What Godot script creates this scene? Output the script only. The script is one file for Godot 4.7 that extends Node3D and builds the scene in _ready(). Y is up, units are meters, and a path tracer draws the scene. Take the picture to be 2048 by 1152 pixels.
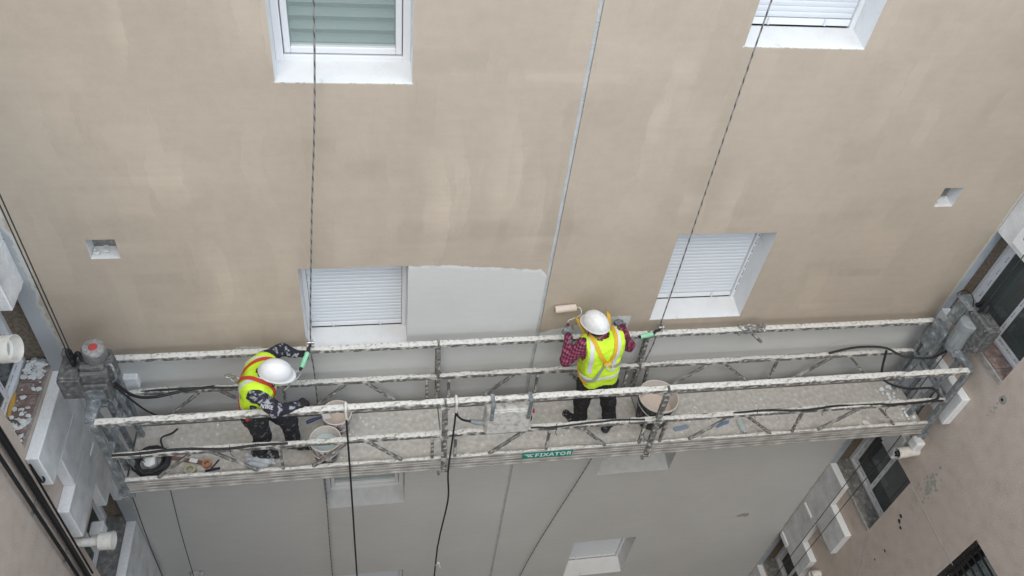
extends Node3D
# A light well between apartment walls: two painters on a suspended platform coat the far wall.
# y up, metres; far wall at z = 0, camera high on the near side looking down.

var M := {}
var used := {}
var rng := RandomNumberGenerator.new()

func _ready():
	rng.seed = 41
	# ---- camera
	var cam := Camera3D.new()
	cam.name = "camera"
	add_child(cam)
	cam.fov = 39.95
	cam.near = 0.05
	cam.far = 400.0
	cam.position = Vector3(0, 0, 5)
	cam.basis = Basis(Vector3.UP, deg_to_rad(-14.74)) * Basis(Vector3.RIGHT, deg_to_rad(-45.12)) * Basis(Vector3.BACK, deg_to_rad(8.58))
	cam.current = true
	# ---- overcast sky
	var sm := ProceduralSkyMaterial.new()
	sm.sky_top_color = Color(0.885, 0.93, 0.975)
	sm.sky_horizon_color = Color(0.87, 0.90, 0.93)
	sm.sky_curve = 0.15
	sm.ground_bottom_color = Color(0.35, 0.34, 0.33)
	sm.ground_horizon_color = Color(0.6, 0.6, 0.6)
	sm.sky_energy_multiplier = 1.0
	var sky := Sky.new()
	sky.sky_material = sm
	var env := Environment.new()
	env.background_mode = Environment.BG_SKY
	env.sky = sky
	env.background_energy_multiplier = 1.0
	env.tonemap_mode = Environment.TONE_MAPPER_LINEAR
	env.tonemap_exposure = 3.15
	env.sdfgi_enabled = true
	env.ssao_enabled = true
	env.ssil_enabled = true
	var we := WorldEnvironment.new()
	we.name = "world_environment"
	we.environment = env
	add_child(we)
	var sun := DirectionalLight3D.new()
	sun.name = "sun"
	sun.light_energy = 0.15
	sun.light_angular_distance = 30.0
	sun.light_color = Color(1.0, 0.985, 0.96)
	sun.shadow_enabled = true
	add_child(sun)
	sun.look_at_from_position(Vector3(-1.5, 7, 5.0), Vector3.ZERO, Vector3.RIGHT)
	# ---- build
	make_materials()
	setting()
	facade()
	left_wall()
	right_wall()
	platform()
	ropes()
	clutter()
	workers()

# ------------------------------------------------------------------ nodes
func numbered(n: String) -> String:
	if not used.has(n):
		used[n] = 0
		return n
	used[n] += 1
	return "%s_%03d" % [n, used[n]]

func thing(called: String, label: String, category: String, group := "", at := Vector3.ZERO) -> Node3D:
	var o := Node3D.new()
	o.name = numbered(called)
	add_child(o)
	o.position = at
	tag(o, label, category, group)
	return o

func tag(o: Node, label: String, category: String, group := ""):
	o.set_meta("label", label)
	o.set_meta("category", category)
	if group != "":
		o.set_meta("group", group)

func node(mesh: Mesh, called: String, m: Material, parent: Node = null, at := Vector3.ZERO) -> MeshInstance3D:
	var o := MeshInstance3D.new()
	o.mesh = mesh
	if m:
		o.material_override = m
	o.cast_shadow = GeometryInstance3D.SHADOW_CASTING_SETTING_ON
	if parent == null:
		o.name = numbered(called)
		add_child(o)
	else:
		o.name = called
		parent.add_child(o, true)
	o.position = at
	return o

func new_st() -> SurfaceTool:
	var st := SurfaceTool.new()
	st.begin(Mesh.PRIMITIVE_TRIANGLES)
	return st

func build(st: SurfaceTool, called: String, m: Material, parent: Node = null, _smooth := false) -> MeshInstance3D:
	return node(st.commit(), called, m, parent)

# ------------------------------------------------------------------ shapes
func quad(st: SurfaceTool, a: Vector3, b: Vector3, c: Vector3, d: Vector3):
	# a b c d clockwise seen from the front
	var n := (c - a).cross(b - d).normalized() * -1.0
	if n.dot((c - a).cross(b - a) + (d - a).cross(c - a)) < 0.0:
		n = -n
	for p in [a, b, c, a, c, d]:
		st.set_normal(n)
		st.add_vertex(p)

func tri(st: SurfaceTool, a: Vector3, b: Vector3, c: Vector3):
	var n := (c - a).cross(b - a).normalized()
	for p in [a, b, c]:
		st.set_normal(n)
		st.add_vertex(p)

# chamfered box: centre, size, chamfer, orientation
func bx(st: SurfaceTool, c: Vector3, s: Vector3, ch := 0.003, B := Basis.IDENTITY):
	var h := s * 0.5
	ch = minf(ch, minf(h.x, minf(h.y, h.z)) * 0.6)
	var P := []
	for sx in [-1, 1]:
		for sy in [-1, 1]:
			for sz in [-1, 1]:
				var v := Vector3(sx * h.x, sy * h.y, sz * h.z)
				P.append([c + B * (v - Vector3(0, sy * ch, sz * ch)), c + B * (v - Vector3(sx * ch, 0, sz * ch)), c + B * (v - Vector3(sx * ch, sy * ch, 0))])
	var k := func(x, y, z): return P[x * 4 + y * 2 + z]
	# faces
	facef(st, c, k.call(0,0,0)[0], k.call(0,0,1)[0], k.call(0,1,1)[0], k.call(0,1,0)[0])
	facef(st, c, k.call(1,0,0)[0], k.call(1,0,1)[0], k.call(1,1,1)[0], k.call(1,1,0)[0])
	facef(st, c, k.call(0,0,0)[1], k.call(0,0,1)[1], k.call(1,0,1)[1], k.call(1,0,0)[1])
	facef(st, c, k.call(0,1,0)[1], k.call(0,1,1)[1], k.call(1,1,1)[1], k.call(1,1,0)[1])
	facef(st, c, k.call(0,0,0)[2], k.call(0,1,0)[2], k.call(1,1,0)[2], k.call(1,0,0)[2])
	facef(st, c, k.call(0,0,1)[2], k.call(0,1,1)[2], k.call(1,1,1)[2], k.call(1,0,1)[2])
	if ch <= 0.0:
		return
	for i in 2:
		for j in 2:
			facef(st, c, k.call(i,j,0)[0], k.call(i,j,1)[0], k.call(i,j,1)[1], k.call(i,j,0)[1])
			facef(st, c, k.call(i,0,j)[0], k.call(i,1,j)[0], k.call(i,1,j)[2], k.call(i,0,j)[2])
			facef(st, c, k.call(0,i,j)[1], k.call(1,i,j)[1], k.call(1,i,j)[2], k.call(0,i,j)[2])
			for l in 2:
				var q = k.call(i, j, l)
				if ((q[1] - q[0]).cross(q[2] - q[0])).dot(q[0] - c) > 0:
					tri(st, q[0], q[2], q[1])
				else:
					tri(st, q[0], q[1], q[2])

func facef(st: SurfaceTool, c: Vector3, p: Vector3, q: Vector3, r: Vector3, s: Vector3):
	if (q - p).cross(r - p).dot(p - c) > 0:
		quad(st, p, s, r, q)
	else:
		quad(st, p, q, r, s)

# box from two corners
func bc(st: SurfaceTool, a: Vector3, b: Vector3, ch := 0.003):
	bx(st, (a + b) * 0.5, (b - a).abs(), ch)

# bar from a to b: width across 'side', height
func bar(st: SurfaceTool, a: Vector3, b: Vector3, w: float, h: float, up := Vector3.UP, ch := 0.003):
	var d := (b - a).normalized()
	var s := d.cross(up).normalized()
	var u := s.cross(d).normalized()
	bx(st, (a + b) * 0.5, Vector3((b - a).length(), h, w), ch, Basis(d, u, s))

func frame_of(d: Vector3) -> Basis:
	var ref := Vector3.UP if absf(d.y) < 0.9 else Vector3.RIGHT
	var s := d.cross(ref).normalized()
	return Basis(s, d, s.cross(d).normalized())

# swept tube with smooth normals; radius a float or an array
func tube(st: SurfaceTool, pts: Array, r, sides := 8, caps := true, col = null):
	var n := pts.size()
	var rings := []
	var nrm: Vector3 = frame_of(((pts[1] as Vector3) - pts[0]).normalized()).x
	for i in n:
		var d: Vector3
		if i == 0:
			d = pts[1] - pts[0]
		elif i == n - 1:
			d = pts[n - 1] - pts[n - 2]
		else:
			d = (pts[i + 1] - pts[i]).normalized() + (pts[i] - pts[i - 1]).normalized()
		d = d.normalized()
		nrm = (nrm - d * nrm.dot(d)).normalized()
		var bi := d.cross(nrm)
		var ring := []
		var rr: float = r[i] if r is Array else r
		for k in sides:
			var a := TAU * k / sides
			var o := nrm * cos(a) + bi * sin(a)
			ring.append([pts[i] + o * rr, o])
		rings.append(ring)
	for i in n - 1:
		for k in sides:
			var k2 := (k + 1) % sides
			var seq := [rings[i][k], rings[i + 1][k2], rings[i][k2], rings[i][k], rings[i + 1][k], rings[i + 1][k2]]
			for e in 6:
				if col != null:
					st.set_color(col.call(i, k))
				st.set_normal(seq[e][1])
				st.add_vertex(seq[e][0])
	if caps:
		for e in [0, n - 1]:
			var d: Vector3 = ((pts[1] - pts[0]) if e == 0 else (pts[n - 2] - pts[n - 1])).normalized() * -1.0
			for k in range(1, sides - 1):
				var three := [rings[e][0][0], rings[e][k][0], rings[e][k + 1][0]]
				if e != 0:
					three = [three[0], three[2], three[1]]
				if col != null:
					st.set_color(col.call(maxi(0, e - 1), 0))
				for p in three:
					st.set_normal(d)
					st.add_vertex(p)

# surface of revolution: profile of Vector2(radius, height) about axis y of T
func lathe(st: SurfaceTool, T: Transform3D, prof: Array, segs := 24):
	for i in prof.size() - 1:
		var a: Vector2 = prof[i]
		var b: Vector2 = prof[i + 1]
		var t := b - a
		var nr := Vector2(t.y, -t.x).normalized()
		for k in segs:
			var v := []
			for q in [[a, k], [a, k + 1], [b, k + 1], [b, k]]:
				var an: float = TAU * q[1] / segs
				var e := Vector3(cos(an), 0, sin(an))
				v.append([T * (e * q[0].x + Vector3.UP * q[0].y), (T.basis * (e * nr.x + Vector3.UP * nr.y)).normalized()])
			for j in [0, 1, 2, 0, 2, 3]:
				st.set_normal(v[j][1])
				st.add_vertex(v[j][0])

func curve(ctrl: Array, per := 6) -> Array:
	var out := []
	var n := ctrl.size()
	for i in n - 1:
		var p0: Vector3 = ctrl[maxi(i - 1, 0)]
		var p1: Vector3 = ctrl[i]
		var p2: Vector3 = ctrl[i + 1]
		var p3: Vector3 = ctrl[mini(i + 2, n - 1)]
		for k in per:
			out.append(p1.cubic_interpolate(p2, p0, p3, float(k) / per))
	out.append(ctrl[n - 1])
	return out

func text_mesh(s: String, size: float, depth: float, font_name := "Droid Sans", italic := false) -> TextMesh:
	var f := SystemFont.new()
	f.font_names = PackedStringArray([font_name])
	f.font_weight = 700
	f.font_italic = italic
	var t := TextMesh.new()
	t.text = s
	t.font = f
	t.font_size = 48
	t.pixel_size = size / 48.0
	t.depth = depth
	t.curve_step = 1.0
	return t

# ------------------------------------------------------------------ materials
func lin(r: float, g: float, b: float) -> Color:
	return Color(r, g, b).linear_to_srgb()

func fnl(seed_: int, freq: float, type := FastNoiseLite.TYPE_SIMPLEX_SMOOTH, oct := 4) -> FastNoiseLite:
	var n := FastNoiseLite.new()
	n.seed = seed_
	n.frequency = freq
	n.noise_type = type
	n.fractal_octaves = oct
	return n

# seamless noise through a list of [position, linear colour] stops
func ramp_tex(n: FastNoiseLite, stops: Array, size := 512, contrast := true) -> ImageTexture:
	var img := n.get_seamless_image(size, size, false, false, 0.1, contrast)
	img.convert(Image.FORMAT_L8)
	var lut := PackedByteArray()
	lut.resize(768)
	for i in 256:
		var t := i / 255.0
		var c: Color = stops[stops.size() - 1][1]
		if t <= stops[0][0]:
			c = stops[0][1]
		else:
			for s in stops.size() - 1:
				if t >= stops[s][0] and t < stops[s + 1][0]:
					c = (stops[s][1] as Color).lerp(stops[s + 1][1], (t - stops[s][0]) / (stops[s + 1][0] - stops[s][0]))
					break
		c = c.linear_to_srgb()
		lut[i * 3] = int(clampf(c.r, 0, 1) * 255)
		lut[i * 3 + 1] = int(clampf(c.g, 0, 1) * 255)
		lut[i * 3 + 2] = int(clampf(c.b, 0, 1) * 255)
	var src := img.get_data()
	var dst := PackedByteArray()
	dst.resize(size * size * 3)
	for i in size * size:
		var v := src[i] * 3
		dst[i * 3] = lut[v]
		dst[i * 3 + 1] = lut[v + 1]
		dst[i * 3 + 2] = lut[v + 2]
	var o := Image.create_from_data(size, size, false, Image.FORMAT_RGB8, dst)
	o.generate_mipmaps()
	return ImageTexture.create_from_image(o)

func bump_tex(n: FastNoiseLite, strength: float, size := 512) -> ImageTexture:
	var img := n.get_seamless_image(size, size)
	img.convert(Image.FORMAT_RGBA8)
	img.bump_map_to_normal_map(strength)
	return ImageTexture.create_from_image(img)

func mat(r: float, g: float, b: float, rough := 0.8, metal := 0.0) -> StandardMaterial3D:
	var m := StandardMaterial3D.new()
	m.albedo_color = lin(r, g, b)
	m.roughness = rough
	m.metallic = metal
	m.cull_mode = BaseMaterial3D.CULL_DISABLED
	return m

func tri_mat(tex: Texture2D, scale: float, rough := 0.8, bump: Texture2D = null, bs := 0.5, metal := 0.0) -> StandardMaterial3D:
	var m := mat(1, 1, 1, rough, metal)
	m.albedo_texture = tex
	m.uv1_triplanar = true
	m.uv1_world_triplanar = true
	m.uv1_scale = Vector3.ONE * scale
	if bump:
		m.normal_enabled = true
		m.normal_texture = bump
		m.normal_scale = bs
	return m

func grey(v: float) -> Color:
	return Color(v, v, v)

func make_materials():
	var fine := bump_tex(fnl(3, 0.09, FastNoiseLite.TYPE_SIMPLEX_SMOOTH, 4), 6.0)
	var grain := bump_tex(fnl(5, 0.25, FastNoiseLite.TYPE_CELLULAR, 2), 5.0)
	var sand := bump_tex(fnl(6, 0.38, FastNoiseLite.TYPE_SIMPLEX_SMOOTH, 2), 4.0)
	M.fine = fine
	# bare old render of the side walls: sandy, spotted
	M.render = tri_mat(ramp_tex(fnl(11, 0.014, FastNoiseLite.TYPE_SIMPLEX_SMOOTH, 9), [[0.0, Color(0.45, 0.375, 0.32)], [0.3, Color(0.505, 0.425, 0.37)], [0.6, Color(0.53, 0.45, 0.395)], [1.0, Color(0.56, 0.48, 0.425)]], 1024), 0.30, 0.95, sand, 0.22)
	M.brown = tri_mat(ramp_tex(fnl(12, 0.03, FastNoiseLite.TYPE_SIMPLEX_SMOOTH, 5), [[0.0, Color(0.13, 0.095, 0.065)], [0.5, Color(0.22, 0.175, 0.13)], [1.0, Color(0.29, 0.24, 0.19)]]), 1.3, 0.95, grain, 0.3)
	M.plain_render = tri_mat(ramp_tex(fnl(13, 0.02), [[0.0, Color(0.34, 0.32, 0.29)], [1.0, Color(0.44, 0.41, 0.37)]]), 0.4, 0.95, fine, 0.4)
	M.reveal = tri_mat(ramp_tex(fnl(14, 0.014, FastNoiseLite.TYPE_SIMPLEX_SMOOTH, 6), [[0.0, Color(0.50, 0.49, 0.46)], [0.1, Color(0.62, 0.625, 0.63)], [0.3, Color(0.655, 0.66, 0.67)], [1.0, Color(0.69, 0.695, 0.70)]]), 0.6, 0.7, fine, 0.15)
	M.foam = tri_mat(ramp_tex(fnl(15, 0.05, FastNoiseLite.TYPE_SIMPLEX_SMOOTH, 5), [[0.0, Color(0.66, 0.67, 0.68)], [0.3, Color(0.76, 0.77, 0.78)], [1.0, Color(0.84, 0.845, 0.85)]]), 0.9, 0.85, grain, 0.12)
	M.foam_coated = tri_mat(ramp_tex(fnl(16, 0.008, FastNoiseLite.TYPE_SIMPLEX_SMOOTH, 6), [[0.0, Color(0.48, 0.49, 0.50)], [0.35, Color(0.59, 0.60, 0.61)], [0.7, Color(0.66, 0.67, 0.68)], [1.0, Color(0.78, 0.785, 0.79)]]), 0.8, 0.85, fine, 0.4)
	M.grey_paint = tri_mat(ramp_tex(fnl(17, 0.02), [[0.0, Color(0.46, 0.475, 0.48)], [1.0, Color(0.56, 0.57, 0.575)]]), 0.8, 0.8, fine, 0.3)
	M.strip_grey = tri_mat(ramp_tex(fnl(18, 0.02), [[0.0, Color(0.40, 0.42, 0.43)], [1.0, Color(0.54, 0.56, 0.57)]]), 0.8, 0.8, fine, 0.3)
	M.plastic_white = mat(0.69, 0.70, 0.72, 0.4)
	M.shutter = mat(0.62, 0.655, 0.70, 0.45)
	M.shutter_bar = mat(0.72, 0.745, 0.775, 0.4)
	M.dark = mat(0.012, 0.012, 0.014, 0.7)
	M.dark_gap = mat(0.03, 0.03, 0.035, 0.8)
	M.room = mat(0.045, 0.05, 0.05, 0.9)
	M.blue_print = mat(0.03, 0.06, 0.20, 0.6)
	M.blind = mat(0.25, 0.30, 0.29, 0.55)
	M.glass = mat(0.55, 0.68, 0.66, 0.03)
	M.glass.albedo_color.a = 0.22
	M.glass.transparency = BaseMaterial3D.TRANSPARENCY_ALPHA
	M.dark_glass = mat(0.10, 0.12, 0.12, 0.05)
	M.dark_glass.albedo_color.a = 0.55
	M.dark_glass.transparency = BaseMaterial3D.TRANSPARENCY_ALPHA
	# metals
	var splat := ramp_tex(fnl(21, 0.022, FastNoiseLite.TYPE_SIMPLEX_SMOOTH, 7), [[0.0, Color(0.06, 0.06, 0.058)], [0.32, Color(0.13, 0.127, 0.122)], [0.5, Color(0.19, 0.187, 0.182)], [0.60, Color(0.25, 0.24, 0.225)], [0.64, Color(0.44, 0.425, 0.395)], [1.0, Color(0.58, 0.565, 0.535)]])
	M.alu = tri_mat(splat, 1.1, 0.6, fine, 0.25)
	M.alu_plain = tri_mat(ramp_tex(fnl(22, 0.010, FastNoiseLite.TYPE_SIMPLEX_SMOOTH, 5), [[0.0, Color(0.17, 0.165, 0.155)], [0.5, Color(0.33, 0.315, 0.295)], [0.8, Color(0.42, 0.405, 0.385)], [1.0, Color(0.66, 0.65, 0.62)]]), 0.9, 0.55, fine, 0.2)
	M.galv = tri_mat(ramp_tex(fnl(23, 0.010, FastNoiseLite.TYPE_SIMPLEX_SMOOTH, 5), [[0.0, Color(0.10, 0.115, 0.125)], [0.5, Color(0.19, 0.21, 0.22)], [0.78, Color(0.28, 0.30, 0.31)], [0.9, Color(0.5, 0.5, 0.48)], [1.0, Color(0.62, 0.61, 0.58)]]), 1.8, 0.5, fine, 0.3, 0.15)
	M.cast = tri_mat(ramp_tex(fnl(24, 0.012, FastNoiseLite.TYPE_SIMPLEX_SMOOTH, 5), [[0.0, Color(0.06, 0.06, 0.058)], [0.5, Color(0.11, 0.112, 0.111)], [0.85, Color(0.19, 0.19, 0.186)], [0.9, Color(0.40, 0.39, 0.375)], [1.0, Color(0.55, 0.53, 0.5)]]), 2.4, 0.6, fine, 0.4)
	M.motor = tri_mat(ramp_tex(fnl(25, 0.012), [[0.0, Color(0.20, 0.22, 0.23)], [0.8, Color(0.28, 0.30, 0.31)], [1.0, Color(0.5, 0.5, 0.48)]]), 1.5, 0.45, fine, 0.2)
	M.foil = tri_mat(ramp_tex(fnl(26, 0.03), [[0.0, Color(0.16, 0.16, 0.16)], [0.6, Color(0.34, 0.34, 0.345)], [1.0, Color(0.6, 0.6, 0.61)]]), 2.0, 0.3, grain, 0.6, 0.6)
	M.crust = tri_mat(ramp_tex(fnl(27, 0.024, FastNoiseLite.TYPE_SIMPLEX_SMOOTH, 7), [[0.0, Color(0.20, 0.19, 0.18)], [0.26, Color(0.33, 0.32, 0.30)], [0.31, Color(0.53, 0.515, 0.48)], [0.5, Color(0.63, 0.615, 0.58)], [1.0, Color(0.70, 0.685, 0.65)]]), 1.6, 0.85, grain, 0.3)
	M.deck = tri_mat(ramp_tex(fnl(28, 0.02, FastNoiseLite.TYPE_SIMPLEX_SMOOTH, 8), [[0.0, Color(0.31, 0.28, 0.245)], [0.22, Color(0.43, 0.40, 0.36)], [0.5, Color(0.48, 0.45, 0.41)], [0.8, Color(0.53, 0.505, 0.465)], [0.84, Color(0.62, 0.60, 0.565)], [1.0, Color(0.70, 0.68, 0.64)]], 1024), 0.7, 0.9, grain, 0.2)
	M.chip = tri_mat(ramp_tex(fnl(29, 0.05), [[0.0, Color(0.62, 0.62, 0.61)], [1.0, Color(0.84, 0.84, 0.83)]]), 2.0, 0.9)
	M.cable = tri_mat(ramp_tex(fnl(30, 0.06), [[0.0, Color(0.008, 0.008, 0.009)], [0.75, Color(0.02, 0.02, 0.022)], [0.82, Color(0.2, 0.2, 0.19)], [1.0, Color(0.3, 0.3, 0.29)]]), 3.0, 0.6)
	M.black = mat(0.012, 0.012, 0.013, 0.55)
	M.steel = mat(0.5, 0.5, 0.5, 0.3, 0.9)
	M.wire = mat(0.05, 0.052, 0.055, 0.5, 0.3)
	M.pvc = tri_mat(ramp_tex(fnl(31, 0.02, FastNoiseLite.TYPE_SIMPLEX_SMOOTH, 5), [[0.0, Color(0.45, 0.42, 0.36)], [0.2, Color(0.66, 0.64, 0.59)], [1.0, Color(0.76, 0.745, 0.70)]]), 1.5, 0.55)
	M.green_dev = mat(0.28, 0.62, 0.40, 0.4)
	M.red = mat(0.34, 0.04, 0.035, 0.7)
	M.teal = mat(0.01, 0.22, 0.17, 0.55)
	M.sign_white = mat(0.62, 0.70, 0.66, 0.6)
	M.brick = tri_mat(ramp_tex(fnl(32, 0.015), [[0.0, Color(0.19, 0.13, 0.115)], [0.6, Color(0.28, 0.20, 0.175)], [1.0, Color(0.44, 0.39, 0.36)]]), 1.6, 0.9, fine, 0.4)
	M.mortar = tri_mat(ramp_tex(fnl(33, 0.02), [[0.0, Color(0.22, 0.21, 0.20)], [1.0, Color(0.44, 0.42, 0.39)]]), 1.5, 0.95, grain, 0.25)
	M.sill_dirty = tri_mat(ramp_tex(fnl(34, 0.014, FastNoiseLite.TYPE_SIMPLEX_SMOOTH, 6), [[0.0, Color(0.12, 0.12, 0.115)], [0.6, Color(0.22, 0.215, 0.205)], [0.85, Color(0.30, 0.29, 0.28)], [1.0, Color(0.65, 0.64, 0.62)]]), 1.4, 0.95, grain, 0.25)
	M.yellow_foam = mat(0.55, 0.33, 0.08, 0.9)
	M.helmet = tri_mat(ramp_tex(fnl(35, 0.015, FastNoiseLite.TYPE_SIMPLEX_SMOOTH, 5), [[0.0, Color(0.40, 0.38, 0.35)], [0.2, Color(0.60, 0.595, 0.58)], [0.4, Color(0.69, 0.69, 0.685)], [1.0, Color(0.73, 0.73, 0.73)]]), 3.0, 0.35)
	M.helmet_clean = mat(0.70, 0.705, 0.715, 0.35)
	M.vest = mat(0.55, 0.80, 0.03, 0.75)
	M.vest.emission_enabled = false
	M.band = mat(0.60, 0.61, 0.62, 0.4)
	M.strap_yellow = mat(0.62, 0.36, 0.02, 0.75)
	M.strap_red = mat(0.50, 0.05, 0.02, 0.75)
	M.strap_grey = mat(0.30, 0.30, 0.27, 0.8)
	M.body = mat(1, 1, 1, 0.9)
	M.body.vertex_color_use_as_albedo = true
	M.paint_rope = mat(1, 1, 1, 0.9)
	M.paint_rope.vertex_color_use_as_albedo = true
	M.wet_beige = mat(0.60, 0.50, 0.43, 0.25)
	M.wet_grey = mat(0.42, 0.50, 0.50, 0.2)
	M.bucket_inner = tri_mat(ramp_tex(fnl(36, 0.04), [[0.0, Color(0.45, 0.40, 0.36)], [1.0, Color(0.70, 0.65, 0.60)]]), 2.5, 0.7)
	M.bucket_purple = tri_mat(ramp_tex(fnl(37, 0.015, FastNoiseLite.TYPE_SIMPLEX_SMOOTH, 5), [[0.0, Color(0.06, 0.015, 0.05)], [0.38, Color(0.10, 0.03, 0.08)], [0.5, Color(0.32, 0.27, 0.28)], [0.56, Color(0.55, 0.52, 0.48)], [1.0, Color(0.66, 0.63, 0.58)]]), 2.0, 0.5)
	M.bucket_black = tri_mat(ramp_tex(fnl(38, 0.015), [[0.0, Color(0.02, 0.02, 0.022)], [0.7, Color(0.05, 0.05, 0.052)], [0.85, Color(0.35, 0.34, 0.32)], [1.0, Color(0.5, 0.48, 0.46)]]), 1.6, 0.7)
	M.roller = tri_mat(ramp_tex(fnl(39, 0.1), [[0.0, Color(0.52, 0.43, 0.36)], [1.0, Color(0.72, 0.63, 0.55)]]), 4.0, 0.95, grain, 0.3)
	M.ground = tri_mat(ramp_tex(fnl(40, 0.02), [[0.0, Color(0.16, 0.155, 0.15)], [1.0, Color(0.28, 0.27, 0.26)]]), 0.5, 0.95, fine, 0.4)

# ------------------------------------------------------------------ the setting
func structure(o: Node):
	o.set_meta("kind", "structure")

func setting():
	var st := new_st()
	bc(st, Vector3(-40, -14.9, -40), Vector3(40, -14.6, 40), 0.0)
	structure(build(st, "ground", M.ground))
	# unseen near-side wall, set far back and low to let in light
	var s2 := new_st()
	bc(s2, Vector3(-2.84, -14.6, 8.0), Vector3(6.2, -4.05, 8.3), 0.01)
	var n := thing("unseen_near_wall", "unseen pale rendered wall on the near side, set back and low to let in light", "wall")
	build(s2, "wall_surface", M.plain_render, n)
	var s3 := new_st()
	bc(s3, Vector3(-2.84, -4.05, 7.97), Vector3(6.2, -3.99, 8.33), 0.01)
	build(s3, "coping", M.plain_render, n)

# flat wall with holes, in a local frame T: x = u, y = v, z = out of the wall. holes: [u0, v0, u1, v1]
func wall_face(st: SurfaceTool, T: Transform3D, u0: float, u1: float, v0: float, v1: float, holes: Array, uv: Callable, cuts_v := []):
	var us := [u0, u1]
	var vs := [v0, v1]
	vs.append_array(cuts_v)
	for h in holes:
		us.append_array([clampf(h[0], u0, u1), clampf(h[2], u0, u1)])
		vs.append_array([clampf(h[1], v0, v1), clampf(h[3], v0, v1)])
	us.sort()
	vs.sort()
	for i in us.size() - 1:
		for j in vs.size() - 1:
			if us[i + 1] - us[i] < 1e-5 or vs[j + 1] - vs[j] < 1e-5:
				continue
			var c := Vector2((us[i] + us[i + 1]) * 0.5, (vs[j] + vs[j + 1]) * 0.5)
			var inside := false
			for h in holes:
				if c.x > h[0] and c.x < h[2] and c.y > h[1] and c.y < h[3]:
					inside = true
					break
			if inside:
				continue
			var p := [Vector2(us[i], vs[j]), Vector2(us[i], vs[j + 1]), Vector2(us[i + 1], vs[j + 1]), Vector2(us[i + 1], vs[j])]
			for k in ([0, 1, 2, 0, 2, 3] if T.basis.determinant() > 0.0 else [0, 2, 1, 0, 3, 2]):
				st.set_normal(T.basis.z)
				st.set_uv(uv.call(p[k], c.y))
				st.add_vertex(T * Vector3(p[k].x, p[k].y, 0))

# ---- the painted far wall: colour map over x -2.9..6.3, y -12.6..-1.6
const FX0 := -2.9
const FX1 := 6.3
const FY0 := -12.6
const FY1 := -1.6
const WIN := [[-0.58, -3.06, 0.365, -1.95], [-0.58, -5.94, 0.36, -4.87], [-0.58, -8.95, 0.36, -7.84], [-0.58, -11.9, 0.36, -10.82], [2.79, -2.715, 3.77, -1.58], [2.78, -5.72, 3.75, -4.575], [2.78, -8.66, 3.74, -7.53], [2.79, -11.62, 3.72, -10.49]]
const VENTS := [[-2.165, -4.69, -1.945, -4.485], [5.22, -4.295, 5.415, -4.075], [-2.40, -10.46, -2.22, -10.28]]

func grey_line(x: float, wob: float) -> float:
	# height up to which the wall has its grey finish coat
	var y := -5.92 + wob * 0.035
	if x < 0.0:
		y = -5.91 + wob * 0.07
	elif x > 0.3 and x < 1.632:
		y = -4.88 - maxf(0, x - 0.85) * 0.12 + wob * 0.02
		if x > 1.56:
			y -= (x - 1.56) * 1.2
	elif x >= 1.632 and x < 2.57:
		y = -5.86 + minf((x - 1.63) * 0.27, 0.23) + wob * 0.02
		if x > 2.14:
			y = -5.64 + wob * 0.01
	return y

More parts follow.
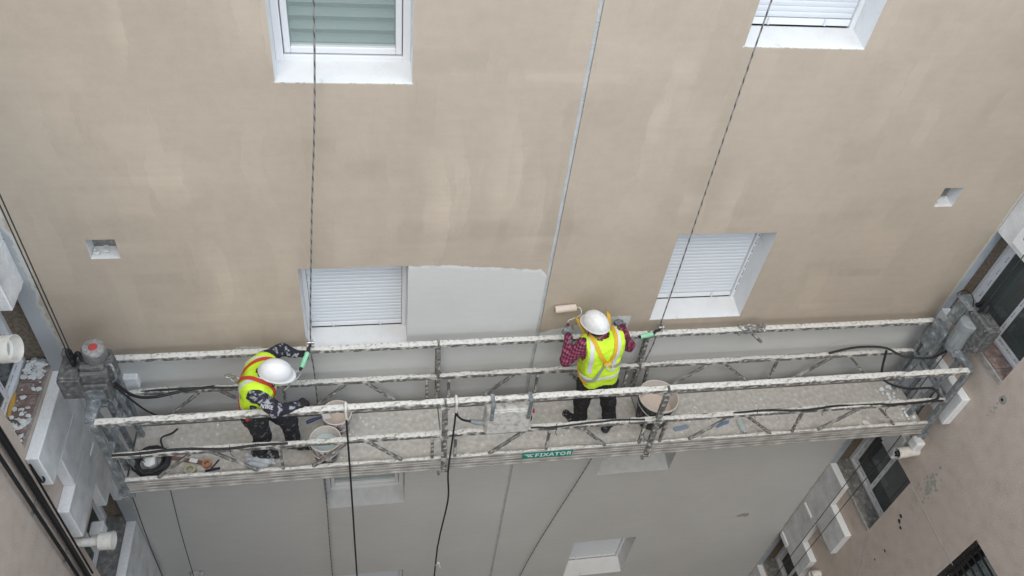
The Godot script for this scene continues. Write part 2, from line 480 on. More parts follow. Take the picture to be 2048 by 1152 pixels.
func facade_texture() -> Array:
	var W := 1280
	var H := 1530
	var pxm := W / (FX1 - FX0)
	var n1 := fnl(51, 0.006, FastNoiseLite.TYPE_SIMPLEX_SMOOTH, 5).get_image(W, H).get_data()
	var nn := fnl(52, 0.05, FastNoiseLite.TYPE_SIMPLEX_SMOOTH, 4).get_image(W, H).get_data()
	# brushed grain: a narrow noise image stretched sideways
	var gi := fnl(53, 0.11, FastNoiseLite.TYPE_SIMPLEX_SMOOTH, 3).get_image(W / 8, H)
	gi.resize(W, H, Image.INTERPOLATE_CUBIC)
	var ng := gi.get_data()
	var tone := PackedFloat32Array()
	tone.resize(W * H)
	var r := RandomNumberGenerator.new()
	r.seed = 77
	# trowel and roller passes, each a patch with one crisp edge that dies away into the last one
	for s in 620:
		var cx := r.randf() * W
		var cy := r.randf() * H * 0.62
		var hw := r.randf_range(8, 30)
		var hh := r.randf_range(14, 75)
		if r.randf() < 0.3:
			hw = r.randf_range(25, 90)
			hh = r.randf_range(6, 26)
		var amp := r.randf_range(-0.045, 0.06) * (1.0 if r.randf() < 0.6 else 0.5)
		var bend := r.randf_range(-0.25, 0.25)
		var edge := 1.0 if r.randf() < 0.5 else -1.0
		if s < 9:
			# long curved laps of the roller
			cx = (lerpf(0.5, 1.5, s / 8.0) + r.randf_range(-0.09, 0.09) - FX0) * pxm
			cy = (FY1 + 4.1 + 0.25 * sin(s * 2.1)) * pxm
			hw = r.randf_range(9, 20)
			hh = r.randf_range(60, 110)
			bend = r.randf_range(-0.2, -0.08)
			edge = 1.0
			amp = 0.03 + 0.035 * (s % 2)
		for y in range(maxi(0, int(cy - hh)), mini(H, int(cy + hh))):
			var v := (y - cy) / hh
			var off := bend * hh * v * v + (nn[y * W + clampi(int(cx), 0, W - 1)] / 255.0 - 0.5) * 5.0
			var fv := clampf((1.0 - absf(v)) * 2.2, 0, 1)
			for x in range(maxi(0, int(cx - hw + off)), mini(W, int(cx + hw + off))):
				var u := (x - cx - off) / hw * edge
				var fu := clampf((u + 1.0) * (0.7 if s % 3 else 4.0), 0, 1)
				var g := ng[y * W + x] / 255.0
				tone[y * W + x] += amp * fv * fu * (0.85 + 0.3 * g)
	# thin ridges left by the trowel's edge
	for s in 420:
		var lx := r.randi() % W
		var ly := int(r.randf() * H * 0.63)
		var ln := r.randi_range(6, 46)
		var up := r.randf() < 0.4
		var am := r.randf_range(-0.04, 0.055)
		var sl := r.randf_range(-0.15, 0.15)
		for q in ln:
			var x := clampi(lx + (int(q * sl) if up else q), 0, W - 1)
			var y := clampi(ly + (q if up else int(q * sl)), 0, H - 1)
			tone[y * W + x] += am * (1.0 - float(q) / ln)
	var data := PackedByteArray()
	data.resize(W * H * 3)
	var lut := PackedByteArray()
	lut.resize(1025)
	for i in 1025:
		lut[i] = int(Color(i / 1024.0, 0, 0).linear_to_srgb().r * 255)
	for y in H:
		var wy := FY1 - (y + 0.5) / pxm
		for x in W:
			var i := y * W + x
			var wx := FX0 + (x + 0.5) / pxm
			var a := n1[i] / 255.0 - 0.5
			var b := nn[i] / 255.0 - 0.5
			var g := ng[i] / 255.0 - 0.5
			b += r.randf_range(-0.35, 0.35)
			var t := 1.0 + tone[i] * 1.25 + a * 0.07 + g * 0.035 + b * 0.06
			var cr := 0.43 * t
			var cg := 0.366 * t
			var cb := 0.297 * t
			b = nn[i] / 255.0 - 0.5
			var wob := sin(wx * 4.3) * 0.5 + sin(wx * 11.0 + 1.0) * 0.25 + b * 0.8
			var gl := grey_line(wx, wob)
			if wy < gl:
				var t2 := 1.0 + a * 0.07 + g * 0.05 + b * 0.02
				cr = 0.555 * t2
				cg = 0.56 * t2
				cb = 0.55 * t2
				if gl - wy < 0.035 and b > -0.1:
					cr *= 1.1
					cg *= 1.1
					cb *= 1.1
			# ends of the wall: cream filler edge, then the grey-blue primer return
			var e := wx - (6.075 + b * 0.03)
			if e > 0.0:
				cr = 0.52 + b * 0.1
				cg = 0.49 + b * 0.1
				cb = 0.42 + b * 0.1
			if wx > 6.105 + b * 0.012:
				cr = 0.36 + a * 0.1 + b * 0.1
				cg = 0.405 + a * 0.1 + b * 0.1
				cb = 0.46 + a * 0.1 + b * 0.1
			var lw := -2.665 + b * 0.06 + sin(wy * 5.0) * 0.012
			if wx < lw and wy < -4.1:
				cr = 0.50 + b * 0.08
				cg = 0.50 + b * 0.08
				cb = 0.475 + b * 0.08
				if wx < lw - 0.035:
					cr = 0.40 + a * 0.14
					cg = 0.42 + a * 0.14
					cb = 0.44 + a * 0.14
			# scraped patch low on the right, scuffs
			var dx := (wx - 5.27) / 0.11
			var dy := (wy + 10.12) / 0.055
			if dx * dx + dy * dy + b * 3.0 < 0.75:
				cr = 0.33
				cg = 0.33
				cb = 0.33
			data[i * 3] = lut[clampi(int(cr * 1024), 0, 1024)]
			data[i * 3 + 1] = lut[clampi(int(cg * 1024), 0, 1024)]
			data[i * 3 + 2] = lut[clampi(int(cb * 1024), 0, 1024)]
	# ragged white paint round the window openings
	var img := Image.create_from_data(W, H, false, Image.FORMAT_RGB8, data)
	for w in WIN:
		for s in 110:
			var side := r.randi() % 2
			var p := Vector2(r.randf_range(w[0], w[2]), w[1]) if side < 2 else Vector2(w[0] if side == 2 else w[2], r.randf_range(w[1], w[3]))
			var px := int((p.x - FX0) * pxm)
			var py := int((FY1 - p.y) * pxm)
			if p.y < -6.2 and r.randf() < 0.6:
				continue
			img.fill_rect(Rect2i(px - 1, py - 1, 1 + r.randi() % 3 if side < 2 else 2, 2), Color(0.84, 0.835, 0.82))
	img.generate_mipmaps()
	# relief: coarse trowel marks and the grain
	var hd := PackedByteArray()
	hd.resize(W * H * 4)
	for i in W * H:
		var v := clampi(int(128 + tone[i] * 420.0 + (ng[i] - 128) * 0.12 + (nn[i] - 128) * 0.22), 0, 255)
		hd[i * 4] = v
		hd[i * 4 + 1] = v
		hd[i * 4 + 2] = v
		hd[i * 4 + 3] = 255
	var hi := Image.create_from_data(W, H, false, Image.FORMAT_RGBA8, hd)
	hi.bump_map_to_normal_map(1.6)
	return [ImageTexture.create_from_image(img), ImageTexture.create_from_image(hi)]

func facade():
	var f := thing("facade_wall", "tall facade wall coated beige above and finished grey below, with recessed windows", "wall")
	var tx := facade_texture()
	M.facade = mat(1, 1, 1, 0.88)
	M.facade.albedo_texture = tx[0]
	M.facade.normal_enabled = true
	M.facade.normal_texture = tx[1]
	M.facade.normal_scale = 0.4
	var holes := WIN.duplicate()
	holes.append_array(VENTS)
	holes.append([1.624, -14.6, 1.658, 1.5])
	var st := new_st()
	wall_face(st, Transform3D.IDENTITY, -2.84, 6.2, -14.6, 1.5, holes, func(p: Vector2, mid: float):
		var y := p.y
		if mid > FY1:
			y = 2.0 * FY1 - y
		if mid < FY0:
			y = 2.0 * FY0 - y
		return Vector2((p.x - FX0) / (FX1 - FX0), (FY1 - y) / (FY1 - FY0)), [FY0, FY1])
	build(st, "wall_surface", M.facade, f, true)
	# the body of the wall behind the coat
	var bk := new_st()
	bc(bk, Vector3(-3.4, -14.6, -0.75), Vector3(6.9, 1.5, -0.55), 0.0)
	bc(bk, Vector3(-3.4, 1.5, -0.75), Vector3(6.9, 1.56, 0.03), 0.0)
	build(bk, "backing", M.plain_render, f)
	# ends of the insulation coat, and the bare old wall seen past them
	var en := new_st()
	quad(en, Vector3(6.2, -14.6, 0), Vector3(6.2, 1.5, 0), Vector3(6.2, 1.5, -0.075), Vector3(6.2, -14.6, -0.075))
	quad(en, Vector3(-2.84, -14.6, 0), Vector3(-2.84, 1.5, 0), Vector3(-2.84, 1.5, -0.095), Vector3(-2.84, -14.6, -0.095))
	build(en, "coat_edge", M.strip_grey, f)
	var br := new_st()
	bc(br, Vector3(6.2, -14.6, -0.12), Vector3(6.9, 1.5, -0.075), 0.0)
	bc(br, Vector3(-3.4, -14.6, -0.14), Vector3(-2.84, 1.5, -0.095), 0.0)
	build(br, "bare_wall", M.brown, f)
	# joint strip
	var js := new_st()
	bc(js, Vector3(1.624, -14.6, -0.03), Vector3(1.658, 1.5, -0.009), 0.0)
	build(js, "expansion_joint", M.strip_grey, f)
	var kinds := ["glazed", "shutter", "glazed", "shutter", "shutter", "shutter", "shutter", "shutter"]
	for i in WIN.size():
		window(f, WIN[i], kinds[i], i)
	for v in VENTS:
		vent(f, v)
	# foam plug standing out of the grey wall behind the platform's left end
	var pl := new_st()
	bx(pl, Vector3(-2.2, -6.24, 0.03), Vector3(0.13, 0.16, 0.07), 0.008)
	build(pl, "foam_plug", M.foam, f)

func window(f: Node, w: Array, kind: String, idx: int):
	var x0: float = w[0]
	var y0: float = w[1]
	var x1: float = w[2]
	var y1: float = w[3]
	var d := -0.24
	var fr := new_st()
	# outer frame
	var fw := 0.055 if kind == "glazed" else 0.04
	bc(fr, Vector3(x0, y0 + 0.03, d - 0.05), Vector3(x0 + fw, y1, d + 0.02), 0.004)
	bc(fr, Vector3(x1 - fw, y0 + 0.03, d - 0.05), Vector3(x1, y1, d + 0.02), 0.004)
	bc(fr, Vector3(x0 + fw, y1 - 0.05, d - 0.05), Vector3(x1 - fw, y1, d + 0.02), 0.004)
	if kind == "glazed":
		bc(fr, Vector3(x0 + fw, y0 + 0.03, d - 0.05), Vector3(x1 - fw, y0 + 0.085, d + 0.02), 0.004)
	var win := build(fr, "window", M.plastic_white, f)
	# reveal: sloping sill, sides, head (two of the lower ones already have the grey coat)
	var skin: Material = M.grey_paint if idx == 2 or idx == 6 else M.reveal
	var rv := new_st()
	quad(rv, Vector3(x0, y0, 0), Vector3(x0, y0 + 0.045, d), Vector3(x1, y0 + 0.045, d), Vector3(x1, y0, 0))
	build(rv, "sill", skin, win)
	rv = new_st()
	quad(rv, Vector3(x0, y0, 0), Vector3(x0, y1, 0), Vector3(x0, y1, d), Vector3(x0, y0 + 0.045, d))
	quad(rv, Vector3(x1, y0, 0), Vector3(x1, y0 + 0.045, d), Vector3(x1, y1, d), Vector3(x1, y1, 0))
	quad(rv, Vector3(x0, y1, 0), Vector3(x1, y1, 0), Vector3(x1, y1, d), Vector3(x0, y1, d))
	build(rv, "reveal", skin, win)
	var xa := x0 + fw
	var xb := x1 - fw
	if kind == "shutter":
		var pitch := 0.044
		var yb := y0 + 0.115
		var n := int((y1 - yb) / pitch) + 1
		var prof := [[0.0, 0.0], [0.0035, 0.005], [0.0055, 0.017], [0.0055, 0.027], [0.004, 0.037], [0.001, 0.0415]]
		var sst := new_st()
		for k in prof.size() - 1:
			var a = prof[k]
			var b = prof[k + 1]
			var e := (xb - xa) * 0.5 - 0.004
			quad(sst, Vector3(-e, a[1], a[0]), Vector3(-e, b[1], b[0]), Vector3(e, b[1], b[0]), Vector3(e, a[1], a[0]))
		quad(sst, Vector3(-(xb - xa) * 0.5, 0.0415, 0.001), Vector3(-(xb - xa) * 0.5, 0.045, -0.002), Vector3((xb - xa) * 0.5, 0.045, -0.002), Vector3((xb - xa) * 0.5, 0.0415, 0.001))
		var sm := sst.commit()
		for k in n:
			node(sm, "shutter_slat", M.shutter, win, Vector3((xa + xb) * 0.5, yb + k * pitch, d - 0.012))
		var bb := new_st()
		bc(bb, Vector3(xa + 0.003, y0 + 0.058, d - 0.018), Vector3(xb - 0.003, y0 + 0.111, d), 0.003)
		build(bb, "bottom_bar", M.shutter_bar, win)
		for q in [0.24, 0.76]:
			var stp := new_st()
			bx(stp, Vector3(lerpf(xa, xb, q), y0 + 0.09, d + 0.008), Vector3(0.018, 0.055, 0.022), 0.004)
			build(stp, "stopper", M.plastic_white, win)
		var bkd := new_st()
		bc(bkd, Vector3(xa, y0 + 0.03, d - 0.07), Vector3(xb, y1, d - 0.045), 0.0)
		build(bkd, "dark_backing", M.dark_gap, win)  # dark sheet stands in for the shade behind the shutter
		if idx == 5:
			film_print(win, Vector3(x1 - 0.02, y0 + 0.15, d + 0.0215), Vector3(0, 1, 0), Vector3(1, 0, 0), 0.85, 8)
	else:
		var sa := new_st()
		var q := 0.05
		bc(sa, Vector3(xa + 0.006, y0 + 0.092, d - 0.06), Vector3(xa + q, y1, d + 0.008), 0.006)
		bc(sa, Vector3(xb - q, y0 + 0.092, d - 0.06), Vector3(xb - 0.006, y1, d + 0.008), 0.006)
		bc(sa, Vector3(xa + q, y0 + 0.092, d - 0.06), Vector3(xb - q, y0 + 0.092 + q, d + 0.008), 0.006)
		build(sa, "sash", M.plastic_white, win)
		var gl := new_st()
		bc(gl, Vector3(xa + q, y0 + 0.092 + q, d - 0.03), Vector3(xb - q, y1, d - 0.024), 0.0)
		build(gl, "pane", M.glass, win)
		# venetian blind behind the pane
		var ss := new_st()
		bx(ss, Vector3.ZERO, Vector3(xb - xa - 2 * q - 0.01, 0.003, 0.075), 0.0, Basis(Vector3.RIGHT, 0.42))
		var smesh := ss.commit()
		for k in 10:
			node(smesh, "blind_slat", M.blind, win, Vector3((xa + xb) * 0.5, y0 + 0.165 + k * 0.098, d - 0.09))
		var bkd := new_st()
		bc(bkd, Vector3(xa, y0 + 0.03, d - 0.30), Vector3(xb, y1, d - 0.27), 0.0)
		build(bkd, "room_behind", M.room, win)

# short strokes of blue print left on the protective film of new frames (too small to read)
func film_print(win: Node, at: Vector3, dir: Vector3, side: Vector3, length: float, groups: int):
	var st := new_st()
	var r := RandomNumberGenerator.new()
	r.seed = int(at.length() * 1000)
	var nrm := dir.cross(side).normalized()
	var B := Basis(side, dir, side.cross(dir).normalized())
	for g in groups:
		var c := at + dir * (length * (g + 0.5) / groups)
		bx(st, c - dir * 0.03, Vector3(0.012, 0.014, 0.0008), 0.0, B)
		for k in 5:
			bx(st, c + dir * (k * 0.011 - 0.012) + side * r.randf_range(-0.002, 0.002), Vector3(r.randf_range(0.005, 0.010), 0.006, 0.0008), 0.0, B)
	build(st, "film_print", M.blue_print, win)

func vent(f: Node, v: Array):
	var st := new_st()
	var d := -0.13
	quad(st, Vector3(v[0], v[1], 0), Vector3(v[0], v[1] + 0.02, d), Vector3(v[2], v[1] + 0.02, d), Vector3(v[2], v[1], 0))
	quad(st, Vector3(v[0], v[1], 0), Vector3(v[0], v[3], 0), Vector3(v[0], v[3], d), Vector3(v[0], v[1], d))
	quad(st, Vector3(v[2], v[1], 0), Vector3(v[2], v[1], d), Vector3(v[2], v[3], d), Vector3(v[2], v[3], 0))
	quad(st, Vector3(v[0], v[3], 0), Vector3(v[2], v[3], 0), Vector3(v[2], v[3], d), Vector3(v[0], v[3], d))
	var o := build(st, "vent_recess", M.reveal if v[1] > -8.0 else M.grey_paint, f)
	var b := new_st()
	bc(b, Vector3(v[0], v[1], d - 0.03), Vector3(v[2], v[3], d), 0.0)
	build(b, "recess_back", M.sill_dirty, o)
	# crumbled plaster lying in it
	var c := new_st()
	var r := RandomNumberGenerator.new()
	r.seed = int(v[0] * 100) + 900
	for k in 7:
		shard(c, Vector3(r.randf_range(v[0] + 0.02, v[2] - 0.02), v[1] + 0.02 + r.randf() * 0.02, r.randf_range(d + 0.01, -0.03)), r.randf_range(0.012, 0.04), r)
	build(c, "crumbs", M.chip, o)

# irregular flat chip
func shard(st: SurfaceTool, c: Vector3, s: float, r: RandomNumberGenerator, thick := 0.22, tilt := 0.35):
	var B := Basis(Vector3.UP, r.randf() * TAU) * Basis(Vector3.RIGHT, r.randf_range(-tilt, tilt)) * Basis(Vector3.BACK, r.randf_range(-tilt, tilt))
	var n := 5 + r.randi() % 2
	var top := []
	var bot := []
	var h := s * thick
	for k in n:
		var a := TAU * k / n + r.randf() * 0.6
		var rr := s * r.randf_range(0.55, 1.0)
		top.append(c + B * Vector3(cos(a) * rr, h * r.randf_range(0.7, 1.0), sin(a) * rr))
		bot.append(c + B * Vector3(cos(a) * rr * 1.05, 0, sin(a) * rr * 1.05))
	var ct := c + B * Vector3(0, h * 1.1, 0)
	for k in n:
		var j := (k + 1) % n
		tri(st, ct, top[k], top[j])
		quad(st, bot[k], bot[j], top[j], top[k])

# window in a side wall. X = frame plane, out = +1 when the room lies towards +x
func side_window(parent: Node, X: float, out: float, z0: float, z1: float, y0: float, y1: float, film: bool):
	var fw := 0.05
	var t := 0.06
	var xa := X
	var xb := X + out * t
	var fr := new_st()
	bc(fr, Vector3(xa, y0, z0), Vector3(xb, y1, z0 + fw), 0.004)
	bc(fr, Vector3(xa, y0, z1 - fw), Vector3(xb, y1, z1), 0.004)
	bc(fr, Vector3(xa, y0, z0 + fw), Vector3(xb, y0 + fw, z1 - fw), 0.004)
	bc(fr, Vector3(xa, y1 - fw, z0 + fw), Vector3(xb, y1, z1 - fw), 0.004)
	var win := build(fr, "window", M.plastic_white, parent)
	var zm := (z0 + z1) * 0.5
	var k := 0
	for e in [[z0 + fw, zm + 0.02, 0.028], [zm - 0.025, z1 - fw, 0.006]]:
		var s := new_st()
		var sx: float = X + out * e[2]
		var sb: float = sx + out * 0.02
		var w := 0.058
		bc(s, Vector3(sx, y0 + fw, e[0]), Vector3(sb, y1 - fw, e[0] + w), 0.004)
		bc(s, Vector3(sx, y0 + fw, e[1] - w), Vector3(sb, y1 - fw, e[1]), 0.004)
		bc(s, Vector3(sx, y0 + fw, e[0] + w), Vector3(sb, y0 + fw + w, e[1] - w), 0.004)
		bc(s, Vector3(sx, y1 - fw - w, e[0] + w), Vector3(sb, y1 - fw, e[1] - w), 0.004)
		var sash := build(s, "sash", M.plastic_white, win)
		var g := new_st()
		bc(g, Vector3(sx + out * 0.008, y0 + fw + w, e[0] + w), Vector3(sx + out * 0.013, y1 - fw - w, e[1] - w), 0.0)
		build(g, "pane", M.dark_glass, win)
		if film:
			var px: float = sx - out * 0.0006
			film_print(win, Vector3(px, y0 + fw + 0.1, e[0] + w * 0.5), Vector3.UP, Vector3.BACK, y1 - y0 - 0.3, 5)
			film_print(win, Vector3(px, y0 + fw + 0.1, e[1] - w * 0.5), Vector3.UP, Vector3.BACK, y1 - y0 - 0.3, 5)
			film_print(win, Vector3(px, y0 + fw + w * 0.5, e[0] + w), Vector3.BACK, Vector3.UP, e[1] - e[0] - 2 * w, 3)
		k += 1
	# dim room with a few pale shapes
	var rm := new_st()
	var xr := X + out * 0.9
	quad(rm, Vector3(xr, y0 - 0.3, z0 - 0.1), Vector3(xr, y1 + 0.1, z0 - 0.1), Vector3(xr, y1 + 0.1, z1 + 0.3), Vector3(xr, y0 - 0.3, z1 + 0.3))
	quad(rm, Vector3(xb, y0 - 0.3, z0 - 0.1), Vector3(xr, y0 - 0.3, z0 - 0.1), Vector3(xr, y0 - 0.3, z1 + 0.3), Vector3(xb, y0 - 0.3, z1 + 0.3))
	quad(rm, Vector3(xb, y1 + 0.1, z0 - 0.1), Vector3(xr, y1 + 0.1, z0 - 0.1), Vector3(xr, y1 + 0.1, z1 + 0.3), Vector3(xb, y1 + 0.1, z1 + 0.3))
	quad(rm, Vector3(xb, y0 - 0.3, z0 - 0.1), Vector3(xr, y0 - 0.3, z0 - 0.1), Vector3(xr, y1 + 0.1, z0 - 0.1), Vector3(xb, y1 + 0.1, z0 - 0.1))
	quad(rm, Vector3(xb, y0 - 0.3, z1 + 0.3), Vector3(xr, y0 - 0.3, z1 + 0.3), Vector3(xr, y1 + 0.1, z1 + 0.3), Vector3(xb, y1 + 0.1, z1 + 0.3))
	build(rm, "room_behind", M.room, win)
	return win

func side_wall_base(parent: Node, X: float, out: float, holes: Array):
	# bare render in plane x = X with reveals going out
	var st := new_st()
	var T := Transform3D(Basis(Vector3(0, 0, 1), Vector3(0, 1, 0), Vector3(-out, 0, 0)), Vector3(X, 0, 0))
	wall_face(st, T, -0.1, 8.0, -14.6, -1.45, holes, func(p: Vector2, _m: float): return p)
	build(st, "wall_surface", M.render, parent, true)
	var rv := new_st()
	var d := out * 0.30
	for h in holes:
		var a := Vector3(X, h[1], h[0])
		var z1: float = h[2]
		var y1: float = h[3]
		quad(rv, Vector3(X, h[1], z1), Vector3(X, y1, z1), Vector3(X + d, y1, z1), Vector3(X + d, h[1], z1))
		quad(rv, Vector3(X, y1, a.z), Vector3(X + d, y1, a.z), Vector3(X + d, y1, z1), Vector3(X, y1, z1))
		quad(rv, Vector3(X, a.y - 0.005, a.z), Vector3(X + d, a.y - 0.005, a.z), Vector3(X + d, a.y - 0.005, z1), Vector3(X, a.y - 0.005, z1))
	build(rv, "reveal", M.render, parent)
	var bk := new_st()
	bc(bk, Vector3(X + out * 1.25, -14.6, -0.7), Vector3(X + out * 1.35, -1.45, 8.0), 0.0)
	bc(bk, Vector3(X, -1.45, -0.1), Vector3(X + out * 1.35, -1.39, 8.0), 0.0)
	build(bk, "backing", M.plain_render, parent)

# board of insulation foam: white edges, and a skim-coated face
func foam_board(parent: Node, X: float, out: float, th: float, z0: float, z1: float, y0: float, y1: float, coated := true):
	var st := new_st()
	bc(st, Vector3(X + out * 0.002, y0 + 0.0015, z0 + 0.0015), Vector3(X + out * th, y1 - 0.0015, z1 - 0.0015), 0.007)
	var b := build(st, "foam_board", M.foam, parent)
	if coated:
		# skim coat with an uneven outline, a few mm thick
		var sk := new_st()
		var r := RandomNumberGenerator.new()
		r.seed = int(absf(z1 * 731 + y0 * 137))
		var nu := 10
		var pts := []
		for j in nu + 1:
			var row := []
			for i in nu + 1:
				var z := lerpf(z0 + 0.006, z1 - 0.006, float(i) / nu)
				var y := lerpf(y0 + 0.006, y1 - 0.006, float(j) / nu)
				if i == nu:
					z -= r.randf() * 0.012
				if j == 0:
					y += r.randf() * 0.012
				row.append(Vector3(X - out * (0.001 + r.randf() * 0.002), y, z))
			pts.append(row)
		for j in nu:
			for i in nu:
				quad(sk, pts[j][i], pts[j + 1][i], pts[j + 1][i + 1], pts[j][i + 1])
		build(sk, "skim_coat", M.foam_coated, b)
	return b

func left_wall():
	var X := -2.84
	var w := thing("side_wall", "unfinished wall with white foam insulation and black pipes, left of the platform", "wall", "unfinished side walls")
	var holes := [[-0.1, -6.02, 0.86, -4.85], [-0.1, -8.88, 0.86, -7.75], [-0.1, -11.8, 0.86, -10.65], [-0.1, -3.1, 0.86, -1.95]]
	side_wall_base(w, X, -1.0, holes)
	for h in holes:
		side_window(w, X - 0.22, -1.0, -0.09, 0.86, h[1] + 0.01, h[3], h[1] > -7.0)
	# foam boards under and over the windows
	foam_board(w, -2.73, -1.0, 0.108, 0.0, 0.94, -6.48, -6.06)
	foam_board(w, -2.73, -1.0, 0.108, 0.0, 0.68, -6.93, -6.48)
	foam_board(w, -2.73, -1.0, 0.108, 0.0, 0.95, -7.41, -6.93)
	foam_board(w, -2.735, -1.0, 0.10, 0.05, 0.38, -7.85, -7.41)
	foam_board(w, -2.75, -1.0, 0.088, 0.0, 0.05, -8.31, -7.41)
	foam_board(w, -2.73, -1.0, 0.108, 0.0, 0.32, -4.93, -4.45)
	foam_board(w, -2.73, -1.0, 0.108, 0.0, 0.9, -4.45, -3.15)
	foam_board(w, -2.73, -1.0, 0.108, 0.0, 0.95, -10.6, -8.86)
	foam_board(w, -2.73, -1.0, 0.108, 0.0, 0.95, -14.5, -11.82)
	foam_board(w, -2.73, -1.0, 0.108, 0.0, 0.95, -1.9, -1.5)
	# slot cut in a board
	var sl := new_st()
	bx(sl, Vector3(-2.727, -7.09, 0.18), Vector3(0.012, 0.03, 0.15), 0.004)
	build(sl, "foam_wedge", M.foam, w)
	var fb := new_st()
	bx(fb, Vector3(-2.80, -7.95, 0.60), Vector3(0.12, 0.16, 0.14), 0.008)
	build(fb, "foam_block", M.foam, w)
	# window sill tiles (upper window)
	sill_tiles(w, -2.845, -3.055, -6.02, -0.09, 0.86, M.brick)
	var sd := new_st()
	bc(sd, Vector3(-3.06, -8.905, -0.09), Vector3(-2.845, -8.87, 0.86), 0.004)
	build(sd, "rough_sill", M.sill_dirty, w)
	var yf := new_st()
	tube(yf, [Vector3(-3.05, -5.995, 0.30), Vector3(-3.045, -5.985, 0.42), Vector3(-3.04, -5.99, 0.55)], [0.012, 0.028, 0.01], 8)
	build(yf, "expanding_foam", M.yellow_foam, w)
	# pieces of broken foam and render swept on to the sill
	var sc := new_st()
	var r := RandomNumberGenerator.new()
	r.seed = 5
	for k in 150:
		var far := r.randf() < 0.5
		var z := r.randf_range(-0.07, 0.16) if far else (r.randf_range(0.58, 0.84) if r.randf() < 0.75 else r.randf_range(0.15, 0.6))
		var x := r.randf_range(-3.03, -2.86)
		shard(sc, Vector3(x, -5.992 + r.randf() * (0.03 if far else 0.02), z), r.randf_range(0.008, 0.038), r)
	var so := build(sc, "foam_scraps", M.chip)
	so.set_meta("kind", "stuff")
	tag(so, "broken white foam scraps heaped on the tiled sill beside the left hoist", "scraps")
	# pipes
	pvc_stub("drain_pipe", "white plastic pipe stub with open end below the left hoist", Vector3(-2.85, -7.57, 0.92), Vector3(1, 0.03, 0.03), 0.043, [[0.0, 0.043], [0.14, 0.043], [0.143, 0.047], [0.21, 0.047], [0.215, 0.050], [0.225, 0.085], [0.33, 0.085], [0.335, 0.089], [0.35, 0.089]])
	pvc_stub("drain_pipe", "wide open white pipe at the left edge above the tiled sill", Vector3(-2.86, -4.95, 0.70), Vector3(1, 0.16, 0.08), 0.10, [[0.0, 0.10], [0.16, 0.10], [0.165, 0.106], [0.26, 0.106]])
	# three black service cables clipped down the wall
	var zs := [1.07, 1.102, 1.215]
	var rr := [0.017, 0.019, 0.0165]
	var lb := ["black service pipe on the left wall, the one nearest the window", "thick black service pipe, middle of the three on the left wall", "black service pipe on the left wall, farthest from the window"]
	for k in 3:
		var pts := []
		for i in 40:
			var y := -1.5 - i * 0.335
			pts.append(Vector3(X + 0.04 + rr[k] * 0.4, y, zs[k] + sin(y * 1.3 + k) * 0.008))
		var st := new_st()
		tube(st, pts, rr[k], 10)
		var o := build(st, "service_pipe", M.black, null, true)
		tag(o, lb[k], "pipe", "black pipes down the left wall")
	# hooked wire end and clips
	var hk := new_st()
	tube(hk, curve([Vector3(-2.78, -8.0, 1.03), Vector3(-2.77, -6.1, 1.02), Vector3(-2.765, -6.32, 1.0), Vector3(-2.77, -6.36, 0.95), Vector3(-2.79, -6.30, 0.92)]), 0.009, 6)
	var ho := build(hk, "wire_hook", M.black, null, true)
	tag(ho, "short black wire with hooked end beside the black pipes", "wire")
	var cl := new_st()
	for y in [-5.55, -6.45, -7.35]:
		bx(cl, Vector3(X + 0.02, y, 1.145), Vector3(0.012, 0.016, 0.19), 0.003)
	build(cl, "pipe_clip", M.galv, w)

func sill_tiles(parent: Node, xa: float, xb: float, y: float, z0: float, z1: float, m: Material):
	var bed := new_st()
	bc(bed, Vector3(xa, y - 0.03, z0), Vector3(xb, y + 0.012, z1), 0.0)
	var b := build(bed, "sill_bed", M.mortar, parent)
	var n := 7
	for k in n:
		var a := lerpf(z0, z1, float(k) / n) + 0.006
		var c := lerpf(z0, z1, float(k + 1) / n) - 0.006
		var st := new_st()
		bc(st, Vector3(minf(xa, xb) + 0.012, y + 0.0125, a), Vector3(maxf(xa, xb) - 0.012, y + 0.024 + 0.002 * (k % 3), c), 0.003)
		build(st, "tile", m, b)

# open plastic pipe: profile of [distance, radius] along dir
func pvc_stub(called: String, label: String, at: Vector3, dir: Vector3, inner: float, prof: Array):
	var t := thing(called, label, "pipe", "open drain pipe stubs")
	var B := frame_of(dir.normalized())
	var T := Transform3D(B, at)
	var p := []
	for e in prof:
		p.append(Vector2(e[1], e[0]))
	var L: float = prof[prof.size() - 1][0]
	var R: float = prof[prof.size() - 1][1]
	p.append(Vector2(R - 0.004, L))
	p.append(Vector2(R - 0.006, L - 0.08))
	p.append(Vector2(inner * 0.8, L - 0.09))
	p.append(Vector2(inner * 0.8, 0.0))
	var st := new_st()
	lathe(st, T, p, 28)
	build(st, "pipe_wall", M.pvc, t, true)
	var d := new_st()
	lathe(d, T, [Vector2(0.0, 0.02), Vector2(inner * 0.8, 0.02)], 20)
	build(d, "dark_bore_disc", M.room, t, true)  # dark disc, its colour stands in for shade down the bore

